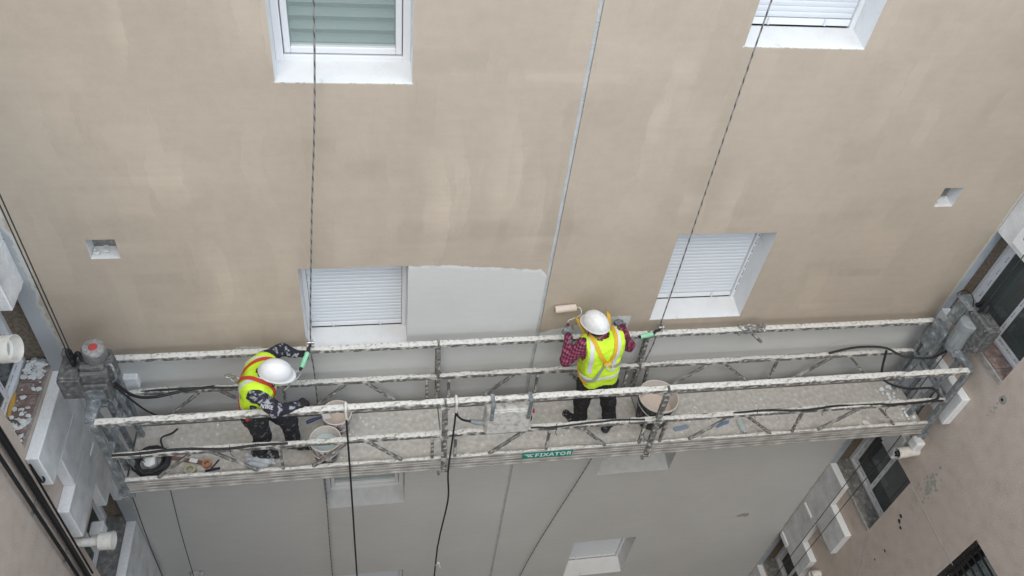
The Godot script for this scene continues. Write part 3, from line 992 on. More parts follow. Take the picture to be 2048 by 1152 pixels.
func right_wall():
	var X := 6.2
	var w := thing("side_wall", "pinkish unfinished wall with barred window and foam blocks, right of the platform", "wall", "unfinished side walls")
	var holes := [[-0.1, -5.76, 1.0, -4.62], [-0.1, -8.87, 0.98, -7.70], [-0.1, -11.87, 0.75, -10.80], [-0.1, -2.9, 1.0, -1.7], [1.94, -8.15, 2.85, -7.23]]
	side_wall_base(w, X, 1.0, holes)
	for i in 4:
		var h = holes[i]
		side_window(w, X + 0.23, 1.0, -0.07, h[2], h[1] + 0.01, h[3], i < 2)
	# foam boards
	foam_board(w, 6.1, 1.0, 0.098, 0.0, 0.39, -9.76, -8.83)
	foam_board(w, 6.1, 1.0, 0.098, 0.39, 0.86, -9.76, -9.25)
	foam_board(w, 6.1, 1.0, 0.098, 0.0, 0.40, -10.80, -9.76)
	foam_board(w, 6.1, 1.0, 0.098, 0.40, 0.71, -10.80, -10.31)
	foam_board(w, 6.1, 1.0, 0.098, 0.0, 0.88, -6.66, -6.21)
	foam_board(w, 6.1, 1.0, 0.098, 0.0, 0.16, -6.21, -5.73)
	foam_board(w, 6.1, 1.0, 0.098, 0.0, 0.42, -7.66, -6.66)
	foam_board(w, 6.1, 1.0, 0.098, 0.42, 0.66, -7.69, -7.3)
	foam_board(w, 6.1, 1.0, 0.098, 0.0, 1.0, -4.63, -2.95)
	foam_board(w, 6.1, 1.0, 0.098, 0.0, 0.5, -14.5, -11.9)
	foam_board(w, 6.1, 1.0, 0.098, 0.0, 1.0, -1.65, -1.47)
	# wedge pressed on to the face, nicked corner
	var wd := new_st()
	bx(wd, Vector3(6.095, -9.81, 0.17), Vector3(0.03, 0.05, 0.24), 0.012)
	build(wd, "foam_wedge", M.foam, w)
	wd = new_st()
	bx(wd, Vector3(6.095, -10.75, 0.14), Vector3(0.03, 0.10, 0.22), 0.014)
	build(wd, "foam_wedge", M.foam, w)
	# hole knocked in the upper board
	var hp := new_st()
	bx(hp, Vector3(6.095, -4.45, 0.33), Vector3(0.02, 0.24, 0.22), 0.004)
	var hpo := build(hp, "patch_block", M.foam, w)
	hp = new_st()
	bx(hp, Vector3(6.088, -4.40, 0.36), Vector3(0.02, 0.12, 0.12), 0.004)
	build(hp, "knocked_hole", M.mortar, hpo)
	sill_tiles(w, 6.205, 6.425, -5.76, -0.06, 1.0, M.brick)
	var sd := new_st()
	bc(sd, Vector3(6.205, -8.895, -0.07), Vector3(6.43, -8.862, 0.98), 0.004)
	bc(sd, Vector3(6.205, -11.9, -0.07), Vector3(6.43, -11.862, 0.75), 0.004)
	build(sd, "rough_sill", M.sill_dirty, w)
	# sill edge mortar
	var se := new_st()
	bc(se, Vector3(6.186, -8.90, 0.40), Vector3(6.21, -8.85, 0.98), 0.006)
	bc(se, Vector3(6.186, -5.80, 0.18), Vector3(6.21, -5.735, 1.0), 0.006)
	build(se, "sill_edge", M.mortar, w)
	# horizontal crack filled with mortar, drilled plugs, dark scars
	var ck := new_st()
	var r := RandomNumberGenerator.new()
	r.seed = 19
	var pts := []
	for i in 14:
		pts.append(Vector3(6.199, -7.72 - 0.003 * i + r.randf_range(-0.006, 0.006), 1.0 + i * 0.075))
	tube(ck, pts, 0.004, 5)
	pts = []
	for i in 14:
		pts.append(Vector3(6.199, -8.9 - i * 0.11, 1.0 + i * 0.05 + r.randf_range(-0.02, 0.02)))
	tube(ck, pts, 0.003, 5)
	build(ck, "filled_crack", M.mortar, w, true)
	var sc := new_st()
	for s in [[-8.15, 1.17, 0.03], [-8.22, 1.2, 0.035], [-8.26, 1.26, 0.03], [-8.75, 1.32, 0.025], [-9.02, 1.30, 0.018]]:
		shard_wall(sc, Vector3(6.198, s[0], s[1]), s[2], r)
	build(sc, "scar", M.dark_gap, w)
	var pg := new_st()
	shard_wall(pg, Vector3(6.197, -5.87, 1.13), 0.075, r)
	var pgo := build(pg, "mortar_patch", M.mortar, w)
	pg = new_st()
	tube(pg, [Vector3(6.19, -5.87, 1.13), Vector3(6.20, -5.87, 1.13)], 0.016, 12)
	build(pg, "drill_hole", M.dark, pgo, true)
	# mossy streak
	var ms := new_st()
	for k in 90:
		shard_wall(ms, Vector3(6.1985, -7.45 + r.randfn() * 0.10, 1.17 + r.randfn() * 0.04), r.randf_range(0.006, 0.03), r)
	for k in 16:
		shard_wall(ms, Vector3(6.1985, -6.05 + r.randfn() * 0.05, 1.12 + r.randfn() * 0.03), r.randf_range(0.006, 0.018), r)
	build(ms, "moss", mat(0.33, 0.33, 0.285, 0.95), w)
	# barred window low on the right
	barred_window(w, holes[4])
	# pipes
	var t := thing("drain_pipe", "cracked white pipe in a foam collar under the platform's right end", "pipe", "open drain pipe stubs")
	var st := new_st()
	var T := Transform3D(frame_of(Vector3(-1, -0.02, 0.04).normalized()), Vector3(6.2, -7.33, 0.78))
	lathe(st, T, [Vector2(0.062, 0.0), Vector2(0.062, 0.16), Vector2(0.066, 0.165), Vector2(0.066, 0.26), Vector2(0.058, 0.262), Vector2(0.056, 0.16), Vector2(0.05, 0.0)], 26)
	build(st, "pipe_wall", M.pvc, t, true)
	st = new_st()
	lathe(st, T, [Vector2(0.0, 0.2), Vector2(0.057, 0.2)], 20)
	build(st, "dark_bore_disc", M.dark, t, true)  # black disc painted as the shade inside the pipe mouth
	st = new_st()
	for k in 12:
		shard(st, T * Vector3(r.randf_range(-0.05, 0.05), 0.25, r.randf_range(-0.05, 0.05)), r.randf_range(0.01, 0.025), r, 0.4, 1.5)
	build(st, "broken_rim", M.dark, t)
	st = new_st()
	bx(st, Vector3(6.14, -7.2, 0.76), Vector3(0.11, 0.16, 0.14), 0.02)
	build(st, "foam_collar", M.foam, t)
	pvc_stub("drain_pipe", "short white pipe stub beside the lowest window on the right", Vector3(6.22, -10.38, 0.86), Vector3(-1, 0.0, 0.05), 0.05, [[0.0, 0.052], [0.05, 0.052], [0.055, 0.056], [0.16, 0.056]])

# flat irregular patch on a wall facing -x
func shard_wall(st: SurfaceTool, c: Vector3, s: float, r: RandomNumberGenerator):
	var n := 7
	var p := []
	for k in n:
		var a := TAU * k / n
		var rr := s * r.randf_range(0.5, 1.0)
		p.append(c + Vector3(0, sin(a) * rr, cos(a) * rr))
	for k in n:
		tri(st, c + Vector3(-0.002, 0, 0), p[k], p[(k + 1) % n])

func barred_window(w: Node, h: Array):
	var fr := new_st()
	var X := 6.44
	bc(fr, Vector3(X, h[1], h[0]), Vector3(X + 0.05, h[3], h[0] + 0.05), 0.004)
	bc(fr, Vector3(X, h[1], h[2] - 0.05), Vector3(X + 0.05, h[3], h[2]), 0.004)
	bc(fr, Vector3(X, h[3] - 0.05, h[0] + 0.05), Vector3(X + 0.05, h[3], h[2] - 0.05), 0.004)
	bc(fr, Vector3(X, h[1], h[0] + 0.05), Vector3(X + 0.05, h[1] + 0.05, h[2] - 0.05), 0.004)
	var win := build(fr, "barred_window", M.dark, w)
	var gl := new_st()
	bc(gl, Vector3(X + 0.02, h[1] + 0.05, h[0] + 0.05), Vector3(X + 0.026, h[3] - 0.05, h[2] - 0.05), 0.0)
	build(gl, "pane", M.glass, win)
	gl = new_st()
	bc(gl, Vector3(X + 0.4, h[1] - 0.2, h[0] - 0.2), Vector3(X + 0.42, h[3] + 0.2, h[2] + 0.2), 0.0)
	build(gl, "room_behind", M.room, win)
	gl = new_st()
	bc(gl, Vector3(X + 0.10, lerpf(h[1], h[3], 0.45), h[0]), Vector3(X + 0.11, h[3], h[2]), 0.0)
	build(gl, "pale_panel", M.plain_render, win)  # pale panel added behind the pane to lighten the window's upper half
	for k in 8:
		var b := new_st()
		var y := lerpf(h[1] + 0.06, h[3] - 0.03, k / 7.0)
		bc(b, Vector3(6.262, y - 0.008, h[0] + 0.01), Vector3(6.284, y + 0.008, h[2] - 0.01), 0.003)
		build(b, "bar", M.black, win)
	for z in [h[0] + 0.03, (h[0] + h[2]) * 0.5, h[2] - 0.03]:
		var b := new_st()
		bc(b, Vector3(6.265, h[1] + 0.02, z - 0.010), Vector3(6.281, h[3] - 0.01, z + 0.010), 0.003)
		build(b, "upright_bar", M.black, win)
	var sl := new_st()
	bc(sl, Vector3(6.18, h[1] - 0.05, h[0] - 0.02), Vector3(6.42, h[1] - 0.006, h[2] + 0.02), 0.006)
	build(sl, "sill", M.reveal, win)

# ------------------------------------------------------------------ the suspended platform
const PX := [-2.26, 0.646, 2.742, 5.95]
const ZF := 0.825
const ZB := 0.146
const YT := -5.777
const YM := -6.27
const YE := -6.66
const YB := -6.84

func pxx(x: float, y: float) -> float:
	return x - 0.028 * (y - YT)

# hardened paint along the top of a rail: uneven strip that laps over the edges
func crust(parent: Node, a: Vector3, b: Vector3, w: float, top: float, seed_: int, cover := 0.62):
	var st := new_st()
	var n := int((b - a).length() / 0.022)
	var nz := fnl(seed_, 1.4, FastNoiseLite.TYPE_SIMPLEX_SMOOTH, 4)
	var fn := fnl(seed_ + 9, 9.0, FastNoiseLite.TYPE_SIMPLEX_SMOOTH, 3)
	var rows := []
	for i in n + 1:
		var p := a.lerp(b, float(i) / n)
		var e := nz.get_noise_1d(p.x) * 0.9 + fn.get_noise_1d(p.x) * 0.5
		var l0 := w * 0.5 * clampf(cover + 0.45 + e * 1.1, 0.0, 1.0)
		var l1 := w * 0.5 * clampf(cover + 0.45 + nz.get_noise_1d(p.x + 50.0) * 1.1 + fn.get_noise_1d(p.x + 70.0) * 0.6, 0.0, 1.0)
		var drop0 := maxf(0.0, fn.get_noise_1d(p.x * 0.7 + 20.0)) * 0.03 if l0 > w * 0.49 else 0.0
		var drop1 := maxf(0.0, fn.get_noise_1d(p.x * 0.7 + 90.0)) * 0.03 if l1 > w * 0.49 else 0.0
		var hgt := 0.0025 + 0.002 * clampf(e + 0.5, 0, 1)
		rows.append([p + Vector3(0, top - drop0, -l0 - 0.002), p + Vector3(0, top + 0.001, -l0), p + Vector3(0, top + hgt, -l0 * 0.4), p + Vector3(0, top + hgt * 0.8, l1 * 0.4), p + Vector3(0, top + 0.001, l1), p + Vector3(0, top - drop1, l1 + 0.002)])
	for i in n:
		for k in 5:
			quad(st, rows[i][k], rows[i + 1][k], rows[i + 1][k + 1], rows[i][k + 1])
	build(st, "paint_crust", M.crust, parent)

func platform():
	var t := thing("suspended_platform", "paint-spattered aluminium suspended platform hung across the wall by two hoists", "platform")
	var rnd := RandomNumberGenerator.new()
	rnd.seed = 8
	# long rails, section by section
	for side in 2:
		var z := ZF if side == 0 else ZB
		for s in 3:
			var xa: float = PX[s] + 0.004
			var xb: float = PX[s + 1] - 0.004
			var st := new_st()
			bc(st, Vector3(xa, YT - 0.025, z - 0.028), Vector3(xb, YT + 0.025, z + 0.028), 0.006)
			var o := build(st, "top_rail", M.alu, t)
			crust(o, Vector3(xa + 0.01, YT, z), Vector3(xb - 0.01, YT, z), 0.056, 0.0255, 100 + s * 7 + side * 31, 0.62 if side == 0 else 0.75)
			st = new_st()
			var ma := pxx(xa, YM)
			var mb := pxx(xb, YM)
			bc(st, Vector3(ma, YM - 0.024, z - 0.026), Vector3(mb, YM + 0.024, z + 0.026), 0.006)
			o = build(st, "mid_rail", M.alu, t)
			crust(o, Vector3(ma + 0.01, YM, z), Vector3(mb - 0.01, YM, z), 0.052, 0.0245, 160 + s * 5 + side * 43, 0.42)
			# toe board with drawn ribs
			st = new_st()
			var ea := pxx(xa, YE)
			var eb := pxx(xb, YE)
			bc(st, Vector3(ea, YB, z - 0.012), Vector3(eb, YE, z + 0.012), 0.004)
			for ry in [YE - 0.012, YE - 0.065, YE - 0.098, YE - 0.150]:
				bc(st, Vector3(ea, ry - 0.011, z - 0.020), Vector3(eb, ry + 0.011, z + 0.020), 0.006)
			bc(st, Vector3(ea, YB - 0.012, z - 0.03), Vector3(eb, YB + 0.006, z + 0.03), 0.004)
			o = build(st, "toe_board", M.alu_plain, t)
			crust(o, Vector3(ea + 0.01, YE, z), Vector3(eb - 0.01, YE, z), 0.036, 0.0, 220 + s * 11 + side * 17, 0.35)
		# posts where the sections meet
		for j in [1, 2]:
			var x: float = PX[j]
			var st := new_st()
			var zz := z + (0.033 if side == 0 else -0.033)
			bar(st, Vector3(x, YT - 0.03, zz), Vector3(pxx(x, YB - 0.03), YB - 0.03, zz), 0.012, 0.055, Vector3.RIGHT)
			bar(st, Vector3(x, YT - 0.026, z), Vector3(pxx(x, YE), YE, z), 0.036, 0.036, Vector3.RIGHT)
			for y in [YT - 0.05, YM, YB - 0.02]:
				bx(st, Vector3(pxx(x, y), y, zz), Vector3(0.085, 0.03, 0.03), 0.006)
			var po := build(st, "joint_post", M.alu, t)
			var bt := new_st()
			tube(bt, [Vector3(pxx(x, YB) - 0.05, YB - 0.02, zz), Vector3(pxx(x, YB) - 0.05, YB - 0.02, zz + (0.04 if side == 0 else -0.04))], 0.014, 8)
			build(bt, "bolt", M.steel, po, true)
			for e in [-0.11, 0.11]:
				st = new_st()
				bar(st, Vector3(pxx(x + e, YM - 0.024), YM - 0.024, z), Vector3(pxx(x + e, YE), YE, z), 0.03, 0.03, Vector3.RIGHT)
				build(st, "upright", M.alu, t)
		# braces between mid rail and toe board: foot x, head x
		for q in [[-1.93, -1.58], [-1.06, -1.42], [-0.83, -0.83], [-0.56, -0.22], [0.27, -0.06], [1.12, 1.44], [1.69, 1.68], [2.30, 1.98], [3.19, 3.55], [4.10, 3.70], [4.345, 4.33], [4.64, 4.99], [5.54, 5.18]]:
			var st := new_st()
			bar(st, Vector3(q[0], YE, z), Vector3(q[1], YM - 0.024, z), 0.026, 0.030, Vector3.BACK)
			build(st, "brace", M.alu, t)
	# deck: three plates on cross bearers
	for s in 3:
		var st := new_st()
		bc(st, Vector3(pxx(PX[s], YB) + 0.005, -6.79, ZB + 0.03), Vector3(pxx(PX[s + 1], YB) - 0.005, -6.765, ZF - 0.03), 0.003)
		build(st, "deck_plate", M.deck, t)
		for k in 4:
			st = new_st()
			var x: float = lerpf(PX[s], PX[s + 1], (k + 0.5) / 4.0)
			bc(st, Vector3(x - 0.02, -6.83, ZB + 0.03), Vector3(x + 0.02, -6.791, ZF - 0.03), 0.003)
			build(st, "deck_bearer", M.alu_plain, t)
	# end frames
	for e in 2:
		var x: float = PX[0] if e == 0 else PX[3]
		var o := -1.0 if e == 0 else 1.0
		var st := new_st()
		bar(st, Vector3(x + o * 0.005, YT + 0.02, ZB), Vector3(pxx(x, YB) + o * 0.005, YB - 0.03, ZB), 0.055, 0.055, Vector3.BACK)
		var fo := build(st, "end_frame", M.galv, t)
		st = new_st()
		bar(st, Vector3(x + o * 0.005, YT + 0.02, ZF), Vector3(pxx(x, YB) + o * 0.005, YB - 0.03, ZF), 0.055, 0.055, Vector3.BACK)
		build(st, "corner_post", M.galv, fo)
		for y in [YT, YM, YB]:
			st = new_st()
			var xx := pxx(x, y) + o * 0.006
			bc(st, Vector3(xx - 0.024, y - 0.026, ZB + 0.028), Vector3(xx + 0.024, y + 0.026, ZF - 0.028), 0.005)
			build(st, "cross_member", M.galv, fo)
		# hoist stirrup: upright plates and knee braces
		st = new_st()
		for z in [0.36, 0.60]:
			bar(st, Vector3(x + o * 0.075, YT + 0.15, z), Vector3(pxx(x, YB) + o * 0.04, YB, z), 0.05, 0.03, Vector3.BACK)
		build(st, "stirrup", M.galv, fo)
		for z in [0.30, 0.66]:
			st = new_st()
			bar(st, Vector3(x + o * 0.03, YT - 0.03, z), Vector3(x - o * 0.10, YB + 0.1, z), 0.03, 0.05, Vector3.BACK)
			build(st, "knee_brace", M.galv, fo)
		st = new_st()
		bx(st, Vector3(pxx(x, YB) + o * 0.01, YB - 0.03, ZF + 0.015), Vector3(0.16, 0.012, 0.09), 0.003)
		build(st, "foot_plate", M.galv, fo)
		st = new_st()
		tube(st, [Vector3(pxx(x, YB) + o * 0.005, YB - 0.04, ZF + 0.05), Vector3(pxx(x, YB) + o * 0.005, YB - 0.04, ZF + 0.075)], 0.022, 12)
		build(st, "bolt", M.steel, fo, true)
	left_hoist(t)
	right_hoist(t)
	# name plate
	var st := new_st()
	bx(st, Vector3(1.71, -6.715, ZF + 0.0235), Vector3(0.51, 0.105, 0.004), 0.001, Basis(Vector3.BACK, 0.0))
	var np := build(st, "name_plate", M.teal, t)
	np.set_meta("label", "green name plate with white lettering on the front toe board")
	var tm := text_mesh("FIXATOR", 0.092, 0.002, "Droid Sans", true)
	var tn := node(tm, "lettering", M.sign_white, np, Vector3(1.768, -6.717, ZF + 0.0265))
	tn.rotation.z = 0.0
	tn.scale = Vector3(1.0, 0.86, 1)
	var lg := new_st()
	for k in 2:
		var ox := 1.512 + k * 0.028
		quad(lg, Vector3(ox - 0.035, -6.695, ZF + 0.027), Vector3(ox - 0.02, -6.682, ZF + 0.027), Vector3(ox + 0.028, -6.742, ZF + 0.027), Vector3(ox + 0.008, -6.742, ZF + 0.027))
	quad(lg, Vector3(1.465, -6.70, ZF + 0.027), Vector3(1.475, -6.683, ZF + 0.027), Vector3(1.565, -6.683, ZF + 0.027), Vector3(1.575, -6.695, ZF + 0.027))
	build(lg, "emblem", M.sign_white, np)
	# control cables tied along the mid rails
	tied_cable(t, -2.24, -0.75, ZF, 61, 0.013)
	tied_cable(t, 3.55, 5.9, ZF, 62, 0.012)
	tied_cable(t, 1.48, 2.62, ZF, 63, 0.010)
	tied_cable(t, -2.1, -1.2, ZB, 64, 0.012)
	var cb := new_st()
	tube(cb, curve([Vector3(-2.14, -5.62, 0.5), Vector3(-2.06, -5.95, 0.42), Vector3(-1.95, -6.2, 0.26), Vector3(-1.7, -6.24, 0.17), Vector3(-1.45, -6.235, 0.15)]), 0.014, 8)
	tube(cb, curve([Vector3(-2.13, -5.68, 0.52), Vector3(-2.0, -6.1, 0.46), Vector3(-1.9, -6.35, 0.38), Vector3(-1.75, -6.5, 0.32)]), 0.009, 6)
	build(cb, "hoist_cable", M.cable, t, true)
	cb = new_st()
	tube(cb, curve([Vector3(5.97, -5.72, 0.5), Vector3(5.90, -6.02, 0.44), Vector3(5.70, -6.16, 0.3), Vector3(5.50, -6.12, 0.2), Vector3(5.2, -6.15, 0.15), Vector3(4.9, -6.22, 0.155)]), 0.013, 8)
	tube(cb, curve([Vector3(5.52, -6.14, 0.22), Vector3(5.55, -6.45, 0.36), Vector3(5.70, -6.40, 0.55), Vector3(5.85, -6.22, 0.70), Vector3(5.82, -6.24, 0.83), Vector3(5.3, -6.24, 0.855)]), 0.013, 8)
	build(cb, "hoist_cable", M.cable, t, true)
	# knotted rag and old rope dried on the wall-side rail
	var rg := new_st()
	for k in 9:
		var pts := []
		for i in 7:
			pts.append(Vector3(3.70 + i * 0.045 + rnd.randf_range(-0.012, 0.012), YT + 0.03 + rnd.randf_range(-0.055, 0.03), ZB + rnd.randf_range(-0.045, 0.05)))
		tube(rg, curve(pts, 3), rnd.randf_range(0.010, 0.02), 6)
	tube(rg, curve([Vector3(3.85, YT - 0.02, ZB + 0.04), Vector3(3.93, YT - 0.09, ZB + 0.06), Vector3(3.98, YT - 0.14, ZB + 0.05)]), 0.016, 6)
	build(rg, "knotted_rag", M.alu, t, true)

func tied_cable(t: Node, xa: float, xb: float, z: float, seed_: int, r: float):
	var nz := fnl(seed_, 1.1)
	var pts := []
	var n := int((xb - xa) / 0.08)
	for i in n + 1:
		var x := lerpf(xa, xb, float(i) / n)
		pts.append(Vector3(x, YM + 0.03 + nz.get_noise_1d(x) * 0.02, z + 0.012 + nz.get_noise_1d(x + 40.0) * 0.03))
	var st := new_st()
	tube(st, pts, r, 7)
	var c := build(st, "control_cable", M.cable, t, true)
	for i in range(3, n, 9):
		var p: Vector3 = pts[i]
		var q := new_st()
		tube(q, curve([p + Vector3(0, 0.02, 0), p + Vector3(0.004, 0.0, 0.03), p + Vector3(0, -0.06, 0.02), p + Vector3(0.02, -0.10, 0.025)], 4), 0.003, 5)
		tube(q, [p, p + Vector3(0.006, 0.07, 0.01)], 0.002, 5)
		build(q, "cable_tie", M.black, c, true)

func left_hoist(t: Node):
	var st := new_st()
	bc(st, Vector3(-2.36, -5.80, 0.39), Vector3(-2.15, -5.56, 0.60), 0.012)
	bc(st, Vector3(-2.345, -5.56, 0.37), Vector3(-2.13, -5.42, 0.585), 0.02)
	bc(st, Vector3(-2.33, -5.42, 0.39), Vector3(-2.14, -5.35, 0.57), 0.025)
	var h := build(st, "hoist", M.cast, t)
	h.set_meta("label", "grey cast hoist with red spot on top, at the left end")
	st = new_st()
	bc(st, Vector3(-2.50, -5.69, 0.40), Vector3(-2.33, -5.45, 0.63), 0.008)
	build(st, "rope_box", M.cast, h)
	st = new_st()
	bc(st, Vector3(-2.49, -5.452, 0.41), Vector3(-2.34, -5.42, 0.62), 0.006)
	bc(st, Vector3(-2.475, -5.42, 0.36), Vector3(-2.42, -5.33, 0.44), 0.012)
	build(st, "rope_guide", M.cast, h)
	st = new_st()
	for k in 3:
		tube(st, [Vector3(-2.40 + k * 0.012, -5.40, 0.44 + k * 0.03), Vector3(-2.40 + k * 0.012, -5.28 - k * 0.03, 0.45 + k * 0.03)], 0.026 - k * 0.004, 10)
	tube(st, curve([Vector3(-2.37, -5.36, 0.46), Vector3(-2.33, -5.30, 0.46), Vector3(-2.30, -5.36, 0.5), Vector3(-2.33, -5.42, 0.54)]), 0.018, 8)
	build(st, "rope_inlet", M.dark, h, true)
	st = new_st()
	var T := Transform3D(Basis(Vector3.BACK, -0.12) * Basis(Vector3.RIGHT, 0.1), Vector3(-2.205, -5.34, 0.47))
	lathe(st, T, [Vector2(0.0, 0.0), Vector2(0.092, 0.0), Vector2(0.098, 0.03), Vector2(0.096, 0.11), Vector2(0.086, 0.13), Vector2(0.0, 0.142)], 8)
	build(st, "motor_cap", M.foil, h)
	st = new_st()
	lathe(st, T, [Vector2(0.0, 0.147), Vector2(0.03, 0.1445), Vector2(0.036, 0.136)], 14)
	build(st, "red_spot", M.red, h, true)
	st = new_st()
	tube(st, [Vector3(-2.15, -5.62, 0.44), Vector3(-2.15, -5.36, 0.44)], 0.07, 16)
	build(st, "motor", M.cast, h, true)
	st = new_st()
	for q in [[-2.34, -5.60], [-2.17, -5.60], [-2.34, -5.77], [-2.17, -5.77]]:
		st = new_st()
		tube(st, [Vector3(q[0], q[1], 0.60), Vector3(q[0], q[1], 0.613)], 0.012, 6)
		build(st, "bolt", M.steel, h, true)
	st = new_st()
	bc(st, Vector3(-2.32, -5.75, 0.60), Vector3(-2.19, -5.62, 0.606), 0.002)
	build(st, "cover_plate", M.galv, h)
	st = new_st()
	tube(st, curve([Vector3(-2.14, -5.42, 0.50), Vector3(-2.09, -5.40, 0.52), Vector3(-2.085, -5.55, 0.53), Vector3(-2.13, -5.62, 0.52)]), 0.011, 8)
	build(st, "grab_handle", M.galv, h, true)
	st = new_st()
	bar(st, Vector3(-2.315, -5.76, 0.60), Vector3(-2.29, -5.765, ZF - 0.01), 0.075, 0.03, Vector3.UP)
	bc(st, Vector3(-2.37, -5.84, 0.40), Vector3(-2.2, -5.805, 0.62), 0.004)
	build(st, "mount_bracket", M.galv, h)

func right_hoist(t: Node):
	var st := new_st()
	bc(st, Vector3(5.95, -5.60, 0.42), Vector3(6.09, -5.28, 0.74), 0.012)
	bc(st, Vector3(5.96, -5.66, 0.44), Vector3(6.07, -5.60, 0.70), 0.01)
	var h := build(st, "hoist", M.cast, t)
	h.set_meta("label", "grey hoist with round upright motor, at the right end")
	st = new_st()
	lathe(st, Transform3D(frame_of(Vector3.RIGHT), Vector3(5.93, -5.43, 0.33)), [Vector2(0.0, 0.0), Vector2(0.10, 0.0), Vector2(0.125, 0.015), Vector2(0.125, 0.05), Vector2(0.11, 0.052), Vector2(0.11, 0.075), Vector2(0.125, 0.077), Vector2(0.125, 0.125), Vector2(0.0, 0.13)], 28)
	build(st, "rope_drum", M.cast, h, true)
	st = new_st()
	bc(st, Vector3(5.905, -5.56, 0.26), Vector3(5.925, -5.30, 0.40), 0.004)
	bc(st, Vector3(5.90, -5.30, 0.22), Vector3(6.06, -5.285, 0.44), 0.003)
	build(st, "drum_guard", M.galv, h)
	st = new_st()
	for q in [[-5.30, 0.46], [-5.30, 0.70], [-5.57, 0.46], [-5.57, 0.70]]:
		st = new_st()
		tube(st, [Vector3(5.93, q[0], q[1]), Vector3(5.96, q[0], q[1])], 0.012, 6)
		build(st, "bolt", M.steel, h, true)
	st = new_st()
	var T := Transform3D(Basis(Vector3.BACK, 0.05), Vector3(5.965, -5.80, 0.50))
	lathe(st, T, [Vector2(0.0, 0.0), Vector2(0.07, 0.0), Vector2(0.075, 0.05), Vector2(0.088, 0.07), Vector2(0.088, 0.33), Vector2(0.098, 0.335), Vector2(0.098, 0.40), Vector2(0.09, 0.415), Vector2(0.05, 0.42), Vector2(0.0, 0.42)], 28)
	var mo := build(st, "motor", M.motor, h, true)
	st = new_st()
	for k in 8:
		var a := TAU * k / 8.0
		bx(st, T * Vector3(cos(a) * 0.09, 0.2, sin(a) * 0.09), Vector3(0.006, 0.24, 0.006), 0.001, Basis(Vector3.UP, -a))
	build(st, "motor_rib", M.motor, mo)
	st = new_st()
	bc(st, Vector3(5.99, -5.285, 0.43), Vector3(6.08, -5.26, 0.70), 0.006)
	bc(st, Vector3(6.02, -5.26, 0.60), Vector3(6.05, -5.245, 0.68), 0.004)
	build(st, "cover", M.cast, h)
	st = new_st()
	tube(st, curve([Vector3(6.03, -5.28, 0.38), Vector3(6.04, -5.20, 0.42), Vector3(6.02, -5.18, 0.49), Vector3(6.0, -5.24, 0.52)]), 0.026, 8)
	tube(st, [Vector3(6.0, -5.12, 0.475), Vector3(6.0, -5.30, 0.475)], 0.022, 10)
	build(st, "rope_inlet", M.dark, h, true)
	st = new_st()
	bar(st, Vector3(5.99, -5.74, 0.48), Vector3(5.965, -5.765, ZF - 0.02), 0.075, 0.03, Vector3.UP)
	bc(st, Vector3(5.92, -5.84, 0.36), Vector3(6.05, -5.80, 0.62), 0.004)
	bc(st, Vector3(5.87, -6.02, 0.20), Vector3(5.93, -5.66, 0.42), 0.006)
	build(st, "mount_bracket", M.galv, h)
	st = new_st()
	tube(st, curve([Vector3(5.92, -5.30, 0.2), Vector3(5.93, -5.20, 0.24), Vector3(5.96, -5.2, 0.34), Vector3(5.98, -5.30, 0.40)]), 0.006, 6)
	build(st, "loose_wire", M.dark, h, true)
	st = new_st()
	tube(st, curve([Vector3(6.0, -5.8, 0.6), Vector3(6.03, -5.85, 0.68), Vector3(6.06, -5.88, 0.74)]), 0.003, 5)
	build(st, "loose_wire", M.dark, h, true)

# ------------------------------------------------------------------ ropes and cables
func twisted(called: String, label: String, ctrl: Array, r: float, m_a: Color, m_b: Color, grp: String) -> Node:
	var pts := []
	var c := curve(ctrl, 8)
	for i in c.size() - 1:
		var n := maxi(1, int(((c[i + 1] as Vector3) - c[i]).length() / 0.013))
		for k in n:
			pts.append((c[i] as Vector3).lerp(c[i + 1], float(k) / n))
	pts.append(c[c.size() - 1])
	var st := new_st()
	tube(st, pts, r, 8, true, func(i, k): return m_b if posmod(i + k, 8) < 3 else m_a)
	var o := build(st, called, M.paint_rope, null, true)
	tag(o, label, "rope", grp)
	return o

func cable(called: String, label: String, ctrl: Array, r: float, m: Material, cat: String, grp := "", per := 8) -> Node:
	var st := new_st()
	tube(st, curve(ctrl, per), r, 8)
	var o := build(st, called, m, null, true)
	tag(o, label, cat, grp)
	return o

